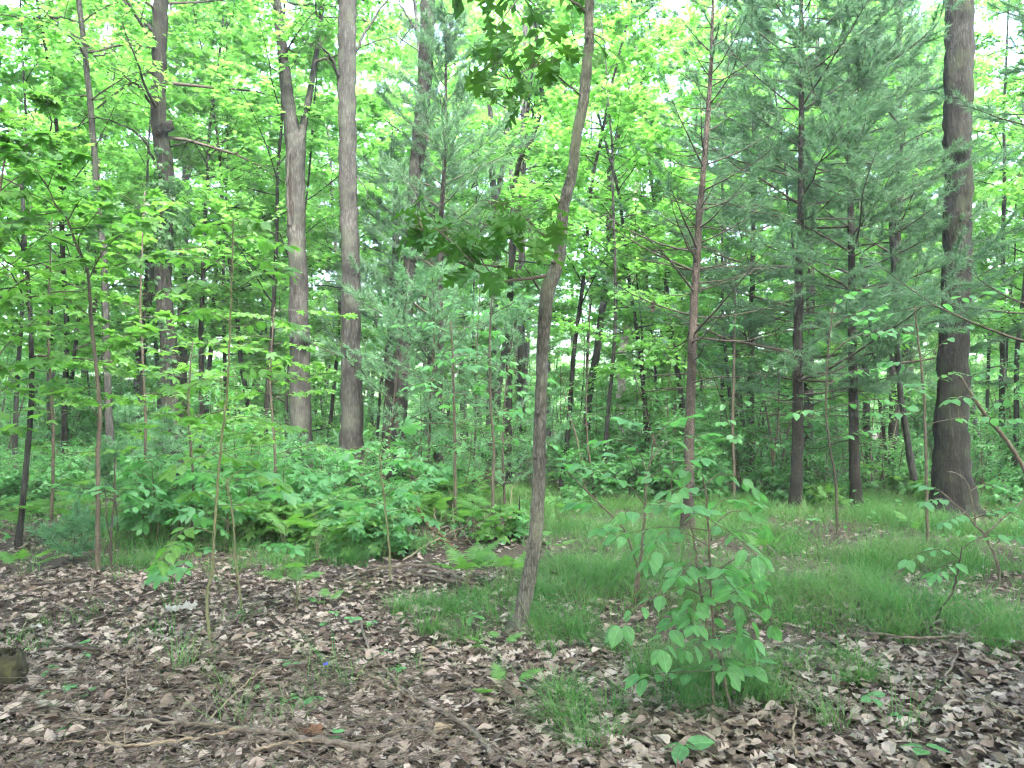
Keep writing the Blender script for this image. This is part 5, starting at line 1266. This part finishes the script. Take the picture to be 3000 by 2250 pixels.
YML = ['beside the bent young pole', 'behind the slim curving maple', 'on the slim maple side of the burl maple', 'between the burl maple and the hollow tree', 'far between the burl maple and the hollow tree', 'just before the hollow tree', 'between the hollow tree and the straight ridged trunk', 'behind the centre pine', 'behind the two thin upright saplings', 'behind the young oak', 'just past the young oak', 'in front of the whitish far trunk', 'behind the reddish pine', 'past the massive oak', 'far past the massive oak', 'at the picture edge by the leafy bank', 'far behind the slim curving maple', 'low below the bright sky gap']
YM = [proto_broad(521, 10.5, 2.6, 2.3, 26, 9, 18, .12, 'bark', T_MPS, 'young maple with a loose leafy top', 'young maples between the trunks', .05, 'canopy', 'young_maple', .05),
      proto_broad(522, 12, 3.4, 2.6, 28, 9, 18, .125, 'bark_dark', T_MPS, 'young maple with a loose leafy top', 'young maples between the trunks', .06, 'canopy', 'young_maple', .05)]
for i, (px, Y, sc) in enumerate(((60, 13.5, .95), (205, 16, 1.1), (390, 16.5, 1.0), (590, 16, 1.1), (690, 18, 1.15), (770, 15.5, 1.0), (945, 17.5, 1.05), (1330, 22, 1.0), (1420, 21, .9), (1640, 16, 1.0), (1760, 14, .9), (1920, 16.5, 1.0), (2150, 19, 1.1), (2950, 16, 1.0), (2900, 20, 1.1), (-80, 12, 1.0), (310, 20, 1.2), (1090, 20, .75))):
    p = P(px, 1230, Y); loc = (p[0], Y, float(ground_h(p[0], Y)) - .03); k = i % 2
    lb = 'young maple with a loose leafy top ' + YML[i]
    if i < 2: o = YM[k]; o['label'] = lb; o.location = loc; o.rotation_euler = (0, 0, i * 1.7); o.scale = (sc, sc, sc)
    else: copy_thing(YM[k], loc, i * 1.7, (sc, sc), lb)
place(SHRUB, 190, 10.5, 45, .9, (.75, 1.35), 702, .78)
place(POLE, 120, 13, 40, .7, (.8, 1.3), 703, .78)

GF = 'bracken ferns under the trees'
def far_ferns():
    rng = np.random.default_rng(821); protos = []
    for i in range(3):
        t = thing('fern', 'bracken fern with level fronds in the shady understory, one of many alike', 'fern', (0, 0, 0), GF); kids = []
        n = 5
        for j in range(n):
            a = j * 6.283 / n + rng.normal() * .3; h = rng.uniform(.2, .5); top = np.array([math.cos(a) * .05, math.sin(a) * .05, h])
            st = MB(); st.tube(np.array([(0, 0, -.03), top * .5, top]), (.004, .0035, .003), 3); kids.append(st.build('stalk', M['stem_green'], t))
            kids.append(put('frond', FRM[int(rng.integers(0, 3))], t, top, frames(np.array([math.cos(a), math.sin(a), rng.uniform(.1, .5)]), np.array([0, 0, 1.0]) + rng.normal(size=3) * .15), rng.uniform(.35, .6)))
        KIDS[t.name] = kids; protos.append(t)
    used = 0
    while used < 110:
        px = rng.uniform(-100, 3000) if rng.random() < .35 else rng.uniform(-100, 1450)
        py = rng.uniform(1385, 1600) if px < 1450 else rng.uniform(1385, 1470)
        g = G(px, py); loc = (g[0], g[1], g[2]); rot = rng.uniform(0, 6.28); sc = rng.uniform(.7, 1.2)
        if used < 3: o = protos[used]; o.location = loc; o.rotation_euler = (0, 0, rot); o.scale = (sc, sc, sc)
        else: copy_thing(protos[used % 3], loc, rot, (sc, sc))
        used += 1
far_ferns()
def near_shrubs():
    rng = np.random.default_rng(822); n = 0
    for i in range(84):
        px = rng.uniform(-60, 1560) if i < 44 else rng.uniform(1560, 3000)
        Y = rng.uniform(11.5, 18) if px < 1560 else rng.uniform(13.5, 19)
        p = P(px, 1230, Y)
        if any((p[0] - a) ** 2 + (Y - b) ** 2 < .5 for a, b, c in HERO): continue
        if n < 3:
            o = NSH[n]; o.location = (p[0], Y, float(ground_h(p[0], Y)) - .03); o.scale = (1, 1, 1); n += 1; continue
        copy_thing(NSH[n % 3], (p[0], Y, float(ground_h(p[0], Y)) - .03), rng.uniform(0, 6.28), (rng.uniform(.8, 1.2),) * 2); n += 1
GN = 'small-leaved shrubs hiding the trunk bases'; LN = 'small-leaved bright shrub about trunk bases beyond the clearing, one of many alike'
NSH = [proto_shrub(621, 1.5, 4, .07, 8, 9, .55, LN, GN, 'leafy_shrub', 'under', T_OV), proto_shrub(622, 2.1, 3, .075, 9, 9, .65, LN, GN, 'leafy_shrub', 'under', T_OV), proto_shrub(623, .9, 5, .07, 7, 10, .42, LN, GN, 'leafy_shrub', 'under', T_OVW)]
near_shrubs()
LH = 'low seedling with fanned leaflets in the green band behind the litter, one of many alike'; GH = 'leaflet seedlings behind the litter'
HSD = [proto_shrub(631, .75, 2, .20, 4, 3, .3, LH, GH, 'hickory_seedling', 'fern', T_CMP), proto_shrub(632, .5, 2, .17, 4, 3, .25, LH, GH, 'hickory_seedling', 'under', T_CMP), proto_shrub(633, 1.0, 2, .19, 5, 3, .35, LH, GH, 'hickory_seedling', 'under', T_CMP)]
def hickory_seedlings():
    rng = np.random.default_rng(833); n = 0
    while n < 54:
        px = rng.uniform(250, 1520) if rng.random() < .8 else rng.uniform(1560, 3000)
        py = rng.uniform(1475, 1650) if px < 1540 else rng.uniform(1450, 1500)
        if 1150 < px < 1420 and py > 1590: continue
        if px < 420 and py > 1600: continue
        g = G(px, py); sc = rng.uniform(.75, 1.2); rot = rng.uniform(0, 6.28)
        if n < 3: o = HSD[n]; o.location = tuple(g); o.rotation_euler = (0, 0, rot); o.scale = (sc, sc, sc)
        else: copy_thing(HSD[n % 3], g, rot, (sc, sc))
        n += 1
hickory_seedlings()
def undergrowth():
    rng = np.random.default_rng(801); mb = MB(); n = 42000
    y = np.sqrt(rng.uniform(8.5 ** 2, 36 ** 2, n)); x = rng.uniform(-1, 1, n) * (.74 * y + .5)
    cl = np.sin(1.7 * x + 2 * np.sin(.9 * y)) + np.sin(1.3 * y - .8 * x)
    k = (cl > -.9) | (y > 15); x, y, cl = x[k], y[k], cl[k]; n = len(x)
    g, b = grass_mask(x, y); k = ~b & (~g | (rng.random(n) < .12)); x, y, cl = x[k], y[k], cl[k]; n = len(x)
    z = ground_h(x, y) + rng.random(n) ** 1.4 * np.clip(.18 + .16 * cl + .02 * (y - 8), .08, .75)
    a = rng.uniform(0, 6.28, n); R = frames(np.stack([np.cos(a), np.sin(a), rng.normal(size=n) * .25 - .1], -1), np.array([0, 0, 1.0]) + rng.normal(size=(n, 3)) * .35)
    s = rng.uniform(.06, .12, n) * (1 + .02 * (y - 8)); kk = rng.integers(0, 4, n)
    for i in range(4): mb.scatter(T_R2[i], np.stack([x, y, z], -1)[kk == i], R[kk == i], s[kk == i])
    o = mb.build('undergrowth', M['under'], None, smooth=False, kind='stuff'); tag(o, 'low green leafy undergrowth covering the floor beneath the trees', 'undergrowth')
undergrowth()
def distant_woods():
    rng = np.random.default_rng(802); mb = MB(); n = 45000
    y = rng.uniform(78, 135, n); x = rng.uniform(-1, 1, n) * (.8 * y + 4)
    top = 9 + 3 * np.sin(x * .13 + y * .05) + 2 * np.sin(x * .31)
    z = rng.random(n) * top
    a = rng.uniform(0, 6.28, n); R = frames(np.stack([np.cos(a), np.sin(a), rng.normal(size=n) * .3 - .2], -1), np.array([0, 0, 1.0]) + rng.normal(size=(n, 3)) * .5)
    kk = rng.integers(0, 4, n); s = rng.uniform(.5, 1.1, n)
    for i in range(4): mb.scatter(T_R2[i], np.stack([x, y, z], -1)[kk == i], R[kk == i], s[kk == i])
    o = mb.build('distant_woods', M['canopy'], None, smooth=False, kind='stuff'); tag(o, 'hazy green mass of woods closing the view far behind', 'woods')
distant_woods()
def haze():
    mb = MB(); x0, x1, y0, y1, z0, z1 = -160, 160, -32, 158, -1.6, 29
    v = [(x, y, z) for z in (z0, z1) for y in (y0, y1) for x in (x0, x1)]
    mb.add(v, [(0, 2, 3, 1), (4, 5, 7, 6), (0, 1, 5, 4), (2, 6, 7, 3), (0, 4, 6, 2), (1, 3, 7, 5)])
    m, n, l, out = newmat('haze'); pv = n.new('ShaderNodeVolumePrincipled'); pv.inputs['Color'].default_value = (.88, .97, .92, 1); pv.inputs['Density'].default_value = .0022; pv.inputs['Anisotropy'].default_value = .3
    l.new(pv.outputs[0], out.inputs['Volume'])
    o = mb.build('haze', m, None, smooth=False, kind='stuff'); tag(o, 'faint pale humid air veiling the woods behind', 'haze')
haze()
